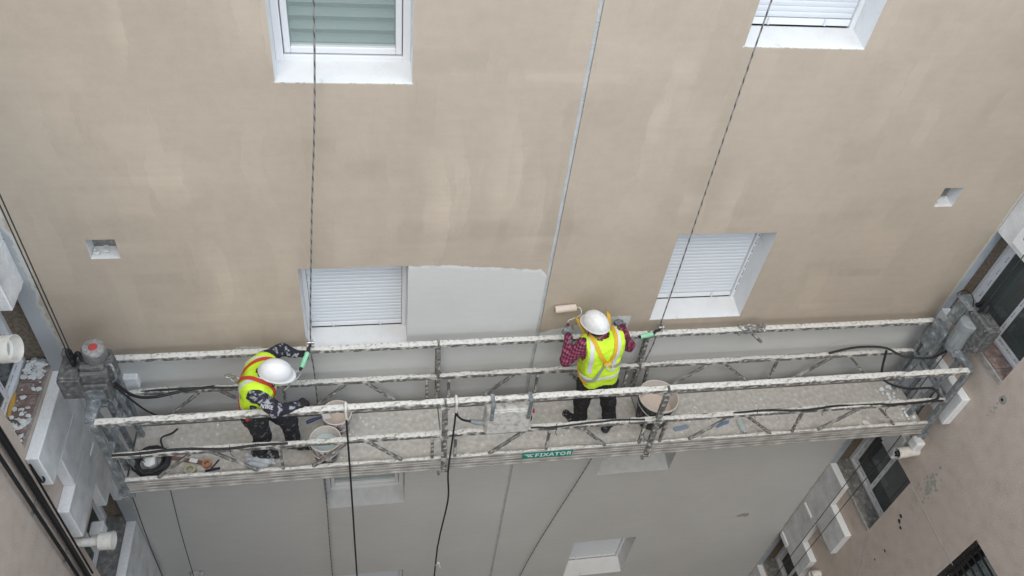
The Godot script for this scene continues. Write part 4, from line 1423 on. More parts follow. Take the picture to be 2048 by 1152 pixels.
func ropes():
	var pale := Color(0.25, 0.243, 0.228)
	var dk := Color(0.085, 0.084, 0.08)
	twisted("safety_rope", "two-tone safety rope hanging past the two left windows to the rail", [Vector3(-0.14, 1.5, 0.13), Vector3(-0.27, -2.4, 0.125), Vector3(-0.42, -4.3, 0.115), Vector3(-0.53, -5.70, 0.10), Vector3(-0.53, -6.3, 0.09), Vector3(-0.55, -8.2, 0.08), Vector3(-0.60, -10.6, 0.07), Vector3(-0.62, -14.55, 0.07)], 0.0068, pale, dk, "safety ropes")
	twisted("safety_rope", "two-tone safety rope hanging across the two right windows to the rail", [Vector3(2.80, 1.5, 0.13), Vector3(2.81, -2.3, 0.115), Vector3(2.835, -4.4, 0.11), Vector3(2.85, -5.70, 0.105), Vector3(2.83, -6.3, 0.09), Vector3(2.60, -8.1, 0.08), Vector3(2.08, -11.2, 0.07), Vector3(1.9, -14.55, 0.07)], 0.0068, pale, dk, "safety ropes")
	# steel hoist cables
	cable("hoist_rope", "steel hoist rope running up from the left hoist, nearer the wall", [Vector3(-2.38, 1.5, 0.45), Vector3(-2.38, -2.0, 0.45), Vector3(-2.385, -5.3, 0.45)], 0.0052, M.wire, "cable", "steel hoist ropes", 4)
	cable("hoist_rope", "steel hoist rope running up from the left hoist, farther from the wall", [Vector3(-2.37, 1.5, 0.535), Vector3(-2.37, -2.0, 0.53), Vector3(-2.39, -5.35, 0.49)], 0.0052, M.wire, "cable", "steel hoist ropes", 4)
	cable("hoist_rope", "steel hoist rope going up from the right hoist, nearer the wall", [Vector3(6.0, 1.5, 0.475), Vector3(6.0, -2.0, 0.475), Vector3(6.0, -5.15, 0.475)], 0.005, M.wire, "cable", "steel hoist ropes", 4)
	cable("hoist_rope", "steel hoist rope going up from the right hoist, farther from the wall", [Vector3(6.03, 1.5, 0.6), Vector3(6.03, -2.0, 0.6), Vector3(6.03, -5.26, 0.6)], 0.005, M.wire, "cable", "steel hoist ropes", 4)
	cable("rope_tail", "thin steel rope tail hanging below the right hoist, nearer the wall", [Vector3(5.99, -5.8, 0.46), Vector3(5.99, -8.6, 0.47), Vector3(5.99, -11.3, 0.48), Vector3(5.99, -14.55, 0.48)], 0.005, M.wire, "cable", "rope tails below the platform", 4)
	cable("rope_tail", "thin steel rope tail hanging below the right hoist, farther from the wall", [Vector3(6.0, -5.8, 0.62), Vector3(6.03, -7.6, 0.63), Vector3(6.02, -9.0, 0.62), Vector3(6.02, -14.55, 0.62)], 0.005, M.wire, "cable", "rope tails below the platform", 4)
	cable("rope_tail", "thin dark rope tail below the platform's far left corner", [Vector3(-2.36, -5.8, 0.48), Vector3(-2.40, -7.45, 0.48), Vector3(-2.47, -9.34, 0.48), Vector3(-2.55, -14.55, 0.48)], 0.0052, M.wire, "cable", "rope tails below the platform", 4)
	cable("rope_tail", "thin dark rope tail close to the grey wall, second from the left below the platform", [Vector3(-2.05, -6.85, 0.16), Vector3(-2.17, -7.96, 0.15), Vector3(-2.29, -10.1, 0.15), Vector3(-2.42, -14.55, 0.15)], 0.0052, M.wire, "cable", "rope tails below the platform", 4)
	# power cables hooked over the front rail
	power_cable("black power cable hooked over the front rail by the two paint buckets", -0.22, [Vector3(-0.22, -5.78, 0.873), Vector3(-0.22, -6.3, 0.872), Vector3(-0.222, -7.4, 0.875), Vector3(-0.23, -9.05, 0.86), Vector3(-0.24, -14.55, 0.86)])
	power_cable("black power cable hooked over the front rail left of the control box", 0.745, [Vector3(0.745, -5.78, 0.876), Vector3(0.735, -6.2, 0.885), Vector3(0.72, -6.85, 0.88), Vector3(0.745, -7.4, 0.88), Vector3(0.69, -8.3, 0.86), Vector3(0.67, -9.2, 0.86), Vector3(0.62, -14.55, 0.86)])
	# knot of tape on the second cable
	# rope grabs with green shock absorbers
	grab("green fall arrester between the left painter's glove and his rope", Vector3(-0.53, -5.70, 0.105), Vector3(-0.555, -5.735, 0.20), Vector3(-0.615, -5.775, 0.36), Vector3(-0.76, -5.82, 0.56))
	grab("green fall arrester on the right painter's safety rope", Vector3(2.85, -5.70, 0.11), Vector3(2.76, -5.72, 0.19), Vector3(2.55, -5.68, 0.26), Vector3(2.22, -5.62, 0.56))
	# control box
	var t := thing("control_box", "grimy white electric control box hung on the front rail", "box")
	var st := new_st()
	bc(st, Vector3(1.03, -6.245, ZF - 0.10), Vector3(1.455, -5.885, ZF + 0.045), 0.01)
	build(st, "cabinet", tri_mat(ramp_tex(fnl(71, 0.012, FastNoiseLite.TYPE_SIMPLEX_SMOOTH, 5), [[0.0, Color(0.16, 0.15, 0.14)], [0.25, Color(0.38, 0.37, 0.34)], [0.5, Color(0.52, 0.51, 0.48)], [1.0, Color(0.66, 0.65, 0.62)]]), 1.8, 0.7, M.fine, 0.4), t)
	st = new_st()
	bc(st, Vector3(1.045, -6.235, ZF + 0.045), Vector3(1.44, -5.90, ZF + 0.058), 0.004)
	build(st, "door", tri_mat(ramp_tex(fnl(72, 0.012, FastNoiseLite.TYPE_SIMPLEX_SMOOTH, 5), [[0.0, Color(0.2, 0.17, 0.15)], [0.2, Color(0.42, 0.40, 0.38)], [0.45, Color(0.55, 0.54, 0.52)], [1.0, Color(0.64, 0.63, 0.61)]]), 2.2, 0.7, M.fine, 0.3), t)
	for x in [1.075, 1.42]:
		st = new_st()
		bc(st, Vector3(x - 0.018, -6.02, ZF + 0.060), Vector3(x + 0.018, -5.745, ZF + 0.066), 0.002)
		bc(st, Vector3(x - 0.018, -5.748, ZF - 0.04), Vector3(x + 0.018, -5.742, ZF + 0.066), 0.001)
		build(st, "hanger", M.galv, t)
	st = new_st()
	lathe(st, Transform3D(Basis(Vector3.BACK, -PI / 2), Vector3(1.455, -6.0, ZF - 0.01)), [Vector2(0.012, 0.0), Vector2(0.012, 0.02), Vector2(0.022, 0.022), Vector2(0.022, 0.035), Vector2(0, 0.038)], 12)
	build(st, "stop_button", M.red, t, true)
	st = new_st()
	bx(st, Vector3(1.465, -6.10, ZF - 0.01), Vector3(0.02, 0.06, 0.05), 0.004)
	build(st, "switch", M.dark, t)
	st = new_st()
	tube(st, [Vector3(1.03, -6.13, ZF), Vector3(0.96, -6.11, ZF + 0.005), Vector3(0.89, -6.07, ZF + 0.012)], [0.026, 0.026, 0.02], 12)
	build(st, "plug", M.motor, t, true)
	st = new_st()
	tube(st, curve([Vector3(0.90, -6.075, ZF + 0.012), Vector3(0.82, -6.02, ZF + 0.03), Vector3(0.765, -5.93, ZF + 0.045), Vector3(0.75, -5.86, ZF + 0.05)]), 0.010, 8)
	build(st, "supply_lead", M.black, t, true)

func power_cable(label: String, x: float, pts: Array):
	var t := thing("power_cable", label, "cable", "power cables hooked on the front rail")
	var st := new_st()
	tube(st, curve(pts, 8), 0.0092, 8)
	build(st, "lead", M.cable, t, true)
	st = new_st()
	tube(st, curve([Vector3(x, -5.80, 0.785), Vector3(x, -5.735, 0.79), Vector3(x, -5.728, 0.83), Vector3(x, -5.74, 0.868), Vector3(x, -5.80, 0.880), Vector3(x, -5.86, 0.876)], 4), 0.012, 8)
	build(st, "hook", M.crust, t, true)
	if x > 0.0:
		st = new_st()
		tube(st, [Vector3(0.705, -8.86, 0.87), Vector3(0.68, -8.92, 0.86)], 0.016, 8)
		tube(st, [Vector3(0.70, -8.86, 0.87), Vector3(0.73, -8.93, 0.90)], 0.006, 6)
		build(st, "tape_knot", M.crust, t, true)

func ring(st: SurfaceTool, c: Vector3, a: Vector3, b: Vector3, r: float, n := 20):
	# closed oval with half axes a and b
	var pts := []
	for i in n + 1:
		var an := TAU * i / n
		pts.append(c + a * cos(an) + b * sin(an))
	tube(st, pts, r, 6, false)

func grab(label: String, on_rope: Vector3, top: Vector3, bottom: Vector3, clip: Vector3):
	var t := thing("fall_arrester", label, "arrester", "green fall arresters")
	var d := (bottom - top).normalized()
	var B := frame_of(d)
	var L := (bottom - top).length()
	var st := new_st()
	var Lc := minf(L, 0.165)
	lathe(st, Transform3D(B, top), [Vector2(0.0, 0.0), Vector2(0.016, 0.002), Vector2(0.023, 0.012), Vector2(0.023, Lc - 0.012), Vector2(0.016, Lc - 0.002), Vector2(0.0, Lc)], 14)
	build(st, "absorber", M.green_dev, t, true)
	# rope grip: two cheek plates with a cam, round the rope
	st = new_st()
	for s in [-1, 1]:
		bx(st, on_rope + Vector3(s * 0.018, 0.0, 0.012), Vector3(0.006, 0.10, 0.055), 0.004, Basis(Vector3.BACK, 0.25))
	tube(st, [on_rope + Vector3(-0.03, 0.02, 0.03), on_rope + Vector3(0.03, 0.02, 0.03)], 0.012, 8)
	tube(st, [on_rope + Vector3(-0.03, -0.03, 0.025), on_rope + Vector3(0.035, -0.03, 0.025)], 0.009, 8)
	build(st, "rope_grip", M.steel, t)
	st = new_st()
	tube(st, [on_rope + Vector3(0, -0.02, 0.03), on_rope.lerp(top, 0.6), top], [0.012, 0.015, 0.018], 8)
	tube(st, [top + d * Lc, top + d * (Lc + 0.03)], [0.018, 0.009], 8)
	build(st, "webbing_end", M.black, t, true)
	# carabiner and lanyard to the harness
	var p := top + d * (Lc + 0.03)
	var q := (clip - p)
	var ql := q.length()
	var qd := q / ql
	var sd := qd.cross(Vector3.UP).normalized()
	st = new_st()
	ring(st, p + qd * 0.055, qd * 0.06, sd * 0.026, 0.0055)
	ring(st, p + qd * 0.13, qd * 0.03, (qd.cross(sd)).normalized() * 0.016, 0.005)
	build(st, "carabiner", M.steel, t, true)
	st = new_st()
	tube(st, curve([p + qd * 0.15, p + q * 0.7 - Vector3(0, 0.02, 0), clip], 5), 0.008, 6)
	build(st, "lanyard", M.strap_grey, t, true)

# ------------------------------------------------------------------ things on the deck
const DECK := -6.765

func bucket(label: String, c: Vector3, h: float, r0: float, r1: float, skin: Material, paint: Material, fill: float, grp: String):
	var t := thing("paint_bucket", label, "bucket", grp, c)
	var st := new_st()
	lathe(st, Transform3D.IDENTITY, [Vector2(0, 0.0), Vector2(r0 - 0.006, 0.0), Vector2(r0, 0.006), Vector2(lerpf(r0, r1, 0.8), h * 0.8), Vector2(lerpf(r0, r1, 0.8) + 0.006, h * 0.81), Vector2(r1 - 0.004, h - 0.02)], 36)
	build(st, "shell", skin, t, true)
	st = new_st()
	lathe(st, Transform3D.IDENTITY, [Vector2(r1 - 0.004, h - 0.022), Vector2(r1 + 0.005, h - 0.020), Vector2(r1 + 0.006, h - 0.004), Vector2(r1, h), Vector2(r1 - 0.006, h - 0.003), Vector2(r1 - 0.008, h - 0.02), Vector2(r0 - 0.004, 0.012)], 36)
	build(st, "rim", M.bucket_inner, t, true)
	# paint, with a soft skin of ridges
	st = new_st()
	var nz := fnl(int(absf(c.x) * 100), 9.0)
	var rr := lerpf(r0, r1, fill) - 0.009
	var rings := 9
	var segs := 32
	for i in rings:
		for k in segs:
			var v := []
			for q in [[i, k], [i, k + 1], [i + 1, k + 1], [i + 1, k]]:
				var ra: float = rr * q[0] / rings
				var a: float = TAU * (q[1] % segs) / segs
				var x := cos(a) * ra
				var z := sin(a) * ra
				v.append(Vector3(x, h * fill + nz.get_noise_2d(x, z) * 0.008 * (1.0 - float(q[0]) / rings), z))
			st.set_smooth_group(0)
			for j in [0, 1, 2, 0, 2, 3]:
				st.add_vertex(v[j])
	st.generate_normals()
	build(st, "paint", paint, t)
	st = new_st()
	var pts := []
	for i in 13:
		var a := PI * i / 12.0
		pts.append(Vector3(cos(a) * (r1 + 0.012), h - 0.05 - sin(a) * 0.10 * 0.6, sin(a) * (r1 + 0.02)))
	tube(st, pts, 0.004, 6)
	build(st, "handle", M.steel, t, true)
	return t

func clutter():
	bucket("purple paint bucket nearest the front rail, holding pale grey-green paint", Vector3(-0.44, DECK, 0.648), 0.29, 0.115, 0.142, M.bucket_purple, M.wet_grey, 0.66, "small purple paint buckets")
	var b2 = bucket("purple paint bucket by the wall side, holding beige paint", Vector3(-0.335, DECK, 0.355), 0.29, 0.115, 0.142, M.bucket_purple, M.wet_beige, 0.42, "small purple paint buckets")
	bucket("large black tub of beige paint beside the right painter", Vector3(2.90, DECK, 0.475), 0.40, 0.155, 0.205, M.bucket_black, M.wet_beige, 0.52, "")
	# paint tray grid leaning in the beige bucket
	var t := thing("paint_scraper", "blue-handled brush lying across the beige bucket's rim", "brush")
	var st := new_st()
	tube(st, curve([Vector3(-0.62, -6.50, 0.44), Vector3(-0.55, -6.485, 0.42), Vector3(-0.47, -6.475, 0.40)]), [0.017, 0.017, 0.017, 0.018, 0.018, 0.018, 0.016, 0.015, 0.014, 0.013, 0.012, 0.012, 0.012], 10)
	build(st, "handle", mat(0.015, 0.025, 0.10, 0.4), t, true)
	st = new_st()
	bar(st, Vector3(-0.47, -6.474, 0.40), Vector3(-0.40, -6.50, 0.375), 0.07, 0.018, Vector3.UP)
	build(st, "bristles", M.bucket_inner, t)
	# coil of black cable
	var cc := thing("cable_coil", "heap of coiled black cable in the platform's left end", "cable")
	var r := RandomNumberGenerator.new()
	r.seed = 12
	for k in 4:
		st = new_st()
		for m in 4:
			var R := r.randf_range(0.10, 0.155)
			var ox := r.randf_range(-0.02, 0.02)
			var oz := r.randf_range(-0.015, 0.015)
			var ph := r.randf() * TAU
			var pts := []
			for i in 25:
				var a := TAU * i / 24.0
				pts.append(Vector3(-2.03 + ox + cos(a) * R * 1.05, DECK + 0.012 + k * 0.022 + 0.012 * sin(a * 2.0 + ph) + 0.01, 0.615 + oz + sin(a) * R * (0.98 + 0.1 * sin(a * 3 + ph))))
			tube(st, pts, 0.009, 6, false)
		build(st, "loop", M.cable, cc, true)
	st = new_st()
	tube(st, curve([Vector3(-1.93, DECK + 0.08, 0.52), Vector3(-1.97, DECK + 0.10, 0.40), Vector3(-1.90, DECK + 0.03, 0.30), Vector3(-1.86, DECK + 0.014, 0.24)]), 0.009, 6)
	build(st, "loose_end", M.cable, cc, true)
	st = new_st()
	shard(st, Vector3(-2.03, DECK + 0.02, 0.615), 0.075, r, 0.8, 0.2)
	var lump := build(st, "foam_lump", M.chip)
	tag(lump, "white foam lump lying inside the cable coil", "foam")
	# tape rolls
	tape("roll of yellowed masking tape near the cable coil", Vector3(-1.685, DECK, 0.715), 0.055, mat(0.42, 0.39, 0.27, 0.7))
	tape("roll of orange tape beside the yellowed roll", Vector3(-1.54, DECK, 0.665), 0.042, mat(0.42, 0.19, 0.10, 0.7))
	# red trowel-like bar
	t = thing("red_bar", "dark red wooden bar lying by the tape rolls", "bar")
	st = new_st()
	bar(st, Vector3(-1.88, DECK + 0.014, 0.56), Vector3(-1.56, DECK + 0.016, 0.655), 0.035, 0.018)
	build(st, "stock", mat(0.18, 0.095, 0.075, 0.85), t)
	st = new_st()
	bar(st, Vector3(-1.70, DECK + 0.026, 0.612), Vector3(-1.63, DECK + 0.028, 0.634), 0.04, 0.02)
	build(st, "grip", M.chip, t)
	# cutter knife
	t = thing("utility_knife", "small black knife with thin blade on the deck by the tape", "knife")
	st = new_st()
	bar(st, Vector3(-1.55, DECK + 0.012, 0.735), Vector3(-1.42, DECK + 0.012, 0.715), 0.022, 0.016)
	build(st, "handle", mat(0.015, 0.015, 0.05, 0.5), t)
	st = new_st()
	bar(st, Vector3(-1.50, DECK + 0.02, 0.72), Vector3(-1.435, DECK + 0.022, 0.63), 0.014, 0.004)
	build(st, "blade", M.black, t)
	# crumpled printed bag
	st = new_st()
	var nz := fnl(91, 6.0)
	var g := []
	for j in 11:
		var row := []
		for i in 11:
			var u := i / 10.0
			var v := j / 10.0
			row.append(Vector3(-1.21 + u * 0.25 + v * 0.05, DECK + 0.010 + absf(nz.get_noise_2d(u * 1.1, v * 1.1)) * 0.09, 0.585 + v * 0.17 - u * 0.02))
		g.append(row)
	for j in 10:
		for i in 10:
			st.set_smooth_group(0)
			for p in [g[j][i], g[j][i + 1], g[j + 1][i + 1], g[j][i], g[j + 1][i + 1], g[j + 1][i]]:
				st.add_vertex(p)
	st.generate_normals()
	var bag := build(st, "paper_bag", tri_mat(ramp_tex(fnl(92, 0.05), [[0.0, Color(0.25, 0.30, 0.38)], [0.35, Color(0.5, 0.54, 0.58)], [1.0, Color(0.66, 0.67, 0.68)]]), 3.0, 0.6))
	tag(bag, "crumpled pale printed bag lying at the left painter's feet", "bag")
	# clear bottle, blue sheet, scraps by the right end
	t = thing("water_bottle", "clear plastic bottle lying on the deck near the platform's right", "bottle")
	st = new_st()
	var T := Transform3D(Basis(Vector3.RIGHT, PI / 2 - 0.05) , Vector3(3.86, DECK + 0.034, 0.58))
	lathe(st, T, [Vector2(0.0, 0.0), Vector2(0.03, 0.0), Vector2(0.033, 0.01), Vector2(0.033, 0.13), Vector2(0.014, 0.175), Vector2(0.014, 0.19)], 20)
	var gm := mat(0.6, 0.7, 0.7, 0.08)
	gm.albedo_color.a = 0.35
	gm.transparency = BaseMaterial3D.TRANSPARENCY_ALPHA
	build(st, "body", gm, t, true)
	st = new_st()
	lathe(st, T, [Vector2(0.016, 0.188), Vector2(0.016, 0.205), Vector2(0.0, 0.206)], 14)
	build(st, "cap", mat(0.1, 0.2, 0.4, 0.5), t, true)
	flat_scrap("blue plastic strip on the deck beside the bottle", Vector3(3.67, DECK, 0.60), 0.10, 0.03, 0.35, mat(0.10, 0.20, 0.36, 0.6))
	flat_scrap("faded blue smear of dried paint left of the large tub", Vector3(1.47, DECK, 0.45), 0.085, 0.035, 0.1, mat(0.24, 0.30, 0.36, 0.9))
	flat_scrap("faded blue smear of dried paint right of the large tub", Vector3(3.20, DECK, 0.62), 0.10, 0.03, 0.2, mat(0.22, 0.27, 0.33, 0.9))
	flat_scrap("small white box with dark blue end near the right end of the deck", Vector3(5.32, DECK, 0.73), 0.05, 0.03, -0.7, M.chip)
	flat_scrap("dark blue cord scrap beside the small white box", Vector3(5.38, DECK, 0.775), 0.05, 0.012, 0.1, mat(0.03, 0.03, 0.14, 0.7))
	# crumbs and chips of dried paint all over the deck
	st = new_st()
	for k in 420:
		var x := r.randf_range(-2.1, 5.9)
		var z := r.randf_range(ZB + 0.04, ZF - 0.035)
		if r.randf() < 0.35:
			z = ZF - 0.035 - absf(r.randfn()) * 0.03
		shard(st, Vector3(x, DECK, z), 0.003 + 0.012 * pow(r.randf(), 3.0), r, 0.3, 0.1)
	for k in 40:
		shard(st, Vector3(5.82 + r.randfn() * 0.05, DECK + 0.01, r.randf_range(0.25, 0.75)), r.randf_range(0.01, 0.032), r, 0.5, 0.6)
	for k in 30:
		shard(st, Vector3(0.95 + r.randfn() * 0.12, DECK, 0.76 + r.randfn() * 0.02), r.randf_range(0.006, 0.026), r, 0.4, 0.4)
	var cr := build(st, "paint_crumbs", M.chip)
	cr.set_meta("kind", "stuff")
	tag(cr, "white crumbs and chips of dried paint strewn over the deck", "crumbs")

func tape(label: String, c: Vector3, R: float, m: Material):
	var st := new_st()
	lathe(st, Transform3D(Basis.IDENTITY, c), [Vector2(R * 0.55, 0.0), Vector2(R, 0.0), Vector2(R, 0.04), Vector2(R * 0.55, 0.04), Vector2(R * 0.55, 0.0)], 28)
	var o := build(st, "tape_roll", m, null, true)
	tag(o, label, "tape", "tape rolls on the deck")

func flat_scrap(label: String, c: Vector3, a: float, b: float, turn: float, m: Material):
	var st := new_st()
	var r := RandomNumberGenerator.new()
	r.seed = int(c.x * 100) + 50
	var B := Basis(Vector3.UP, turn)
	var n := 12
	var top := []
	var bot := []
	for k in n:
		var an := TAU * k / n
		var sq := pow(absf(cos(an)), 0.5) * signf(cos(an))
		var sz := pow(absf(sin(an)), 0.5) * signf(sin(an))
		var p := c + B * Vector3(sq * a * r.randf_range(0.85, 1.05), 0, sz * b * r.randf_range(0.8, 1.1))
		bot.append(p + Vector3(0, 0.001, 0))
		top.append(p + Vector3(0, 0.006, 0))
	for k in n:
		var j := (k + 1) % n
		tri(st, c + Vector3(0, 0.0075, 0), top[k], top[j])
		quad(st, bot[k], bot[j], top[j], top[k])
	var o := build(st, "deck_scrap", m)
	tag(o, label, "scrap")

# ------------------------------------------------------------------ people
class Field:
	var o: Vector3
	var n: Vector3i
	var h: float
	var f := PackedFloat32Array()
	var best := PackedFloat32Array()
	var id := PackedByteArray()
	func _init(lo: Vector3, hi: Vector3, cell: float):
		o = lo
		h = cell
		n = Vector3i(int((hi.x - lo.x) / cell) + 2, int((hi.y - lo.y) / cell) + 2, int((hi.z - lo.z) / cell) + 2)
		f.resize(n.x * n.y * n.z)
		f.fill(9.0)
		best.resize(f.size())
		best.fill(9.0)
		id.resize(f.size())
	# tapered capsule, joined with a smooth minimum
	func add(a: Vector3, b: Vector3, ra: float, rb: float, reg: int, k: float):
		var m := maxf(ra, rb) + k + h * 2.0
		var lo := Vector3(minf(a.x, b.x), minf(a.y, b.y), minf(a.z, b.z)) - Vector3.ONE * m
		var hi := Vector3(maxf(a.x, b.x), maxf(a.y, b.y), maxf(a.z, b.z)) + Vector3.ONE * m
		var i0 := maxi(0, int((lo.x - o.x) / h))
		var i1 := mini(n.x - 1, int((hi.x - o.x) / h) + 1)
		var j0 := maxi(0, int((lo.y - o.y) / h))
		var j1 := mini(n.y - 1, int((hi.y - o.y) / h) + 1)
		var k0 := maxi(0, int((lo.z - o.z) / h))
		var k1 := mini(n.z - 1, int((hi.z - o.z) / h) + 1)
		var ab := b - a
		var inv := 1.0 / maxf(ab.length_squared(), 1e-9)
		for kk in range(k0, k1 + 1):
			for jj in range(j0, j1 + 1):
				var row := (kk * n.y + jj) * n.x
				for ii in range(i0, i1 + 1):
					var p := Vector3(o.x + ii * h, o.y + jj * h, o.z + kk * h) - a
					var t := clampf(p.dot(ab) * inv, 0.0, 1.0)
					var d := (p - ab * t).length() - (ra + (rb - ra) * t)
					var q := row + ii
					var c := f[q]
					if d < best[q]:
						best[q] = d
						id[q] = reg
					if c > 8.0:
						f[q] = d
					else:
						var e := maxf(k - absf(c - d), 0.0) / k
						f[q] = minf(c, d) - e * e * k * 0.25
	func each_near(fn: Callable, band := 0.04):
		for kk in n.z:
			for jj in n.y:
				var row := (kk * n.y + jj) * n.x
				for ii in n.x:
					if f[row + ii] < band:
						f[row + ii] = fn.call(Vector3(o.x + ii * h, o.y + jj * h, o.z + kk * h), f[row + ii])

class BodyMesh:
	var v := PackedVector3Array()
	var nr := PackedVector3Array()
	var c := PackedColorArray()
	var ix := PackedInt32Array()
	# surface nets
	func take(F: Field, color: Callable):
		var n := F.n
		var f := F.f
		var sx := 1
		var sy := n.x
		var sz := n.x * n.y
		var where := {}
		var h := F.h
		for kk in n.z - 1:
			for jj in n.y - 1:
				for ii in n.x - 1:
					var q := ii + jj * sy + kk * sz
					var f0 := f[q]
					if f0 > 0.06 or f0 < -0.06:
						continue
					var s := 0
					var vals := [f0, f[q + sx], f[q + sy], f[q + sx + sy], f[q + sz], f[q + sx + sz], f[q + sy + sz], f[q + sx + sy + sz]]
					for e in 8:
						if vals[e] < 0.0:
							s += 1
					if s == 0 or s == 8:
						continue
					var acc := Vector3.ZERO
					var cnt := 0
					for e in [[0, 1], [2, 3], [4, 5], [6, 7], [0, 2], [1, 3], [4, 6], [5, 7], [0, 4], [1, 5], [2, 6], [3, 7]]:
						var a: float = vals[e[0]]
						var b: float = vals[e[1]]
						if (a < 0.0) != (b < 0.0):
							var t := a / (a - b)
							var pa := Vector3(e[0] & 1, (e[0] >> 1) & 1, e[0] >> 2)
							var pb := Vector3(e[1] & 1, (e[1] >> 1) & 1, e[1] >> 2)
							acc += pa.lerp(pb, t)
							cnt += 1
					var p := F.o + (Vector3(ii, jj, kk) + acc / cnt) * h
					where[q] = v.size()
					v.append(p)
					var g := Vector3(vals[1] + vals[3] + vals[5] + vals[7] - vals[0] - vals[2] - vals[4] - vals[6], vals[2] + vals[3] + vals[6] + vals[7] - vals[0] - vals[1] - vals[4] - vals[5], vals[4] + vals[5] + vals[6] + vals[7] - vals[0] - vals[1] - vals[2] - vals[3])
					nr.append(g.normalized())
					c.append(color.call(p, F.id[q]))
		for q in where:
			var i: int = q % n.x
			var j: int = (q / n.x) % n.y
			var k: int = q / sz
			var fa := f[q]
			for ax in 3:
				var st: int = [sx, sy, sz][ax]
				var u: int = [sy, sz, sx][ax]
				var w: int = [sz, sx, sy][ax]
				if [j, k, i][ax] < 1 or [k, i, j][ax] < 1:
					continue
				var fb := f[q + st]
				if (fa < 0.0) == (fb < 0.0):
					continue
				if not (where.has(q - u) and where.has(q - w) and where.has(q - u - w)):
					continue
				var A: int = where[q]
				var B: int = where[q - u]
				var C: int = where[q - u - w]
				var D: int = where[q - w]
				if fa < 0.0:
					ix.append_array([A, C, B, A, D, C])
				else:
					ix.append_array([A, B, C, A, C, D])
	func mesh() -> ArrayMesh:
		var arr := []
		arr.resize(Mesh.ARRAY_MAX)
		arr[Mesh.ARRAY_VERTEX] = v
		arr[Mesh.ARRAY_NORMAL] = nr
		arr[Mesh.ARRAY_COLOR] = c
		arr[Mesh.ARRAY_INDEX] = ix
		var m := ArrayMesh.new()
		m.add_surface_from_arrays(Mesh.PRIMITIVE_TRIANGLES, arr)
		return m

# regions
const R_SHIRT := 1
const R_TROUSER := 2
const R_SHOE := 3
const R_SKIN := 4
const R_GLOVE := 5
const R_HAIR := 6
const R_CUFF := 7

func torso_bones(J: Dictionary) -> Array:
	# [a, b, ra, rb, region]
	var out := []
	var P: Vector3 = J.pelvis
	var C: Vector3 = J.chest
	for s in ["l", "r"]:
		var hp: Vector3 = J["hip_" + s]
		var sh: Vector3 = J["sh_" + s]
		out.append([P.lerp(hp, 0.75), C.lerp(sh, 0.45) - (J.neck - C) * 0.2, 0.098, 0.112, R_SHIRT])
		out.append([C.lerp(sh, 0.4), C.lerp(sh, 0.82), 0.105, 0.075, R_SHIRT])
	out.append([C.lerp(J.sh_l, 0.5), C.lerp(J.sh_r, 0.5), 0.112, 0.112, R_SHIRT])
	out.append([C, J.neck, 0.10, 0.065, R_SHIRT])
	return out

func sd_bones(p: Vector3, bones: Array, k := 0.05) -> float:
	var d := 9.0
	for b in bones:
		var ab: Vector3 = b[1] - b[0]
		var t := clampf((p - b[0]).dot(ab) / maxf(ab.length_squared(), 1e-9), 0, 1)
		var e: float = (p - b[0] - ab * t).length() - lerpf(b[2], b[3], t)
		if d > 8.0:
			d = e
		else:
			var q := maxf(k - absf(d - e), 0.0) / k
			d = minf(d, e) - q * q * k * 0.25
	return d

func sd_normal(p: Vector3, bones: Array) -> Vector3:
	var e := 0.004
	var d := sd_bones(p, bones)
	return Vector3(sd_bones(p + Vector3(e, 0, 0), bones) - d, sd_bones(p + Vector3(0, e, 0), bones) - d, sd_bones(p + Vector3(0, 0, e), bones) - d).normalized()

# glove with palm, four fingers and a thumb
func add_hand(S: BodyMesh, wrist: Vector3, dir: Vector3, palm: Vector3, thumb_side: float, curl: float, color: Callable, back_off := 0.05):
	dir = dir.normalized()
	palm = (palm - dir * palm.dot(dir)).normalized()
	var side := dir.cross(palm).normalized() * thumb_side
	var F := Field.new(wrist - Vector3.ONE * 0.15, wrist + dir * 0.08 + Vector3.ONE * 0.16, 0.0045)
	F.add(wrist - dir * back_off, wrist + dir * 0.01, 0.031, 0.029, R_CUFF, 0.012)
	var lens := [0.084, 0.095, 0.090, 0.074]
	for k in 4:
		var off := side * (0.030 - k * 0.020)
		var kn := wrist + dir * (0.082 - absf(k - 1.2) * 0.006) + off
		F.add(wrist + off * 0.55 + dir * 0.005, kn, 0.018, 0.0155, R_GLOVE, 0.012)
		var p := kn
		var d := dir
		var tot := 0.0
		for s in 3:
			tot += curl * [0.75, 1.0, 0.7][s]
			var dd := dir.rotated(side.normalized() * thumb_side, tot) if false else (dir * cos(tot) + palm * sin(tot))
			var nx: Vector3 = p + dd * lens[k] * [0.44, 0.32, 0.24][s]
			F.add(p, nx, 0.0125 - s * 0.0012, 0.0115 - s * 0.0012, R_GLOVE, 0.006)
			p = nx
	var tb := wrist + side * 0.024 + dir * 0.022
	var t1 := tb + (dir * 0.55 + side * 0.75 + palm * 0.35).normalized() * 0.042
	var t2 := t1 + (dir * 0.8 + side * 0.05 + palm * (0.4 + curl * 0.4)).normalized() * 0.034
	var t3 := t2 + (dir * 0.7 - side * 0.35 * curl + palm * (0.3 + curl * 0.5)).normalized() * 0.026
	F.add(tb, t1, 0.0165, 0.014, R_GLOVE, 0.012)
	F.add(t1, t2, 0.0138, 0.0125, R_GLOVE, 0.006)
	F.add(t2, t3, 0.0125, 0.0105, R_GLOVE, 0.006)
	S.take(F, color)

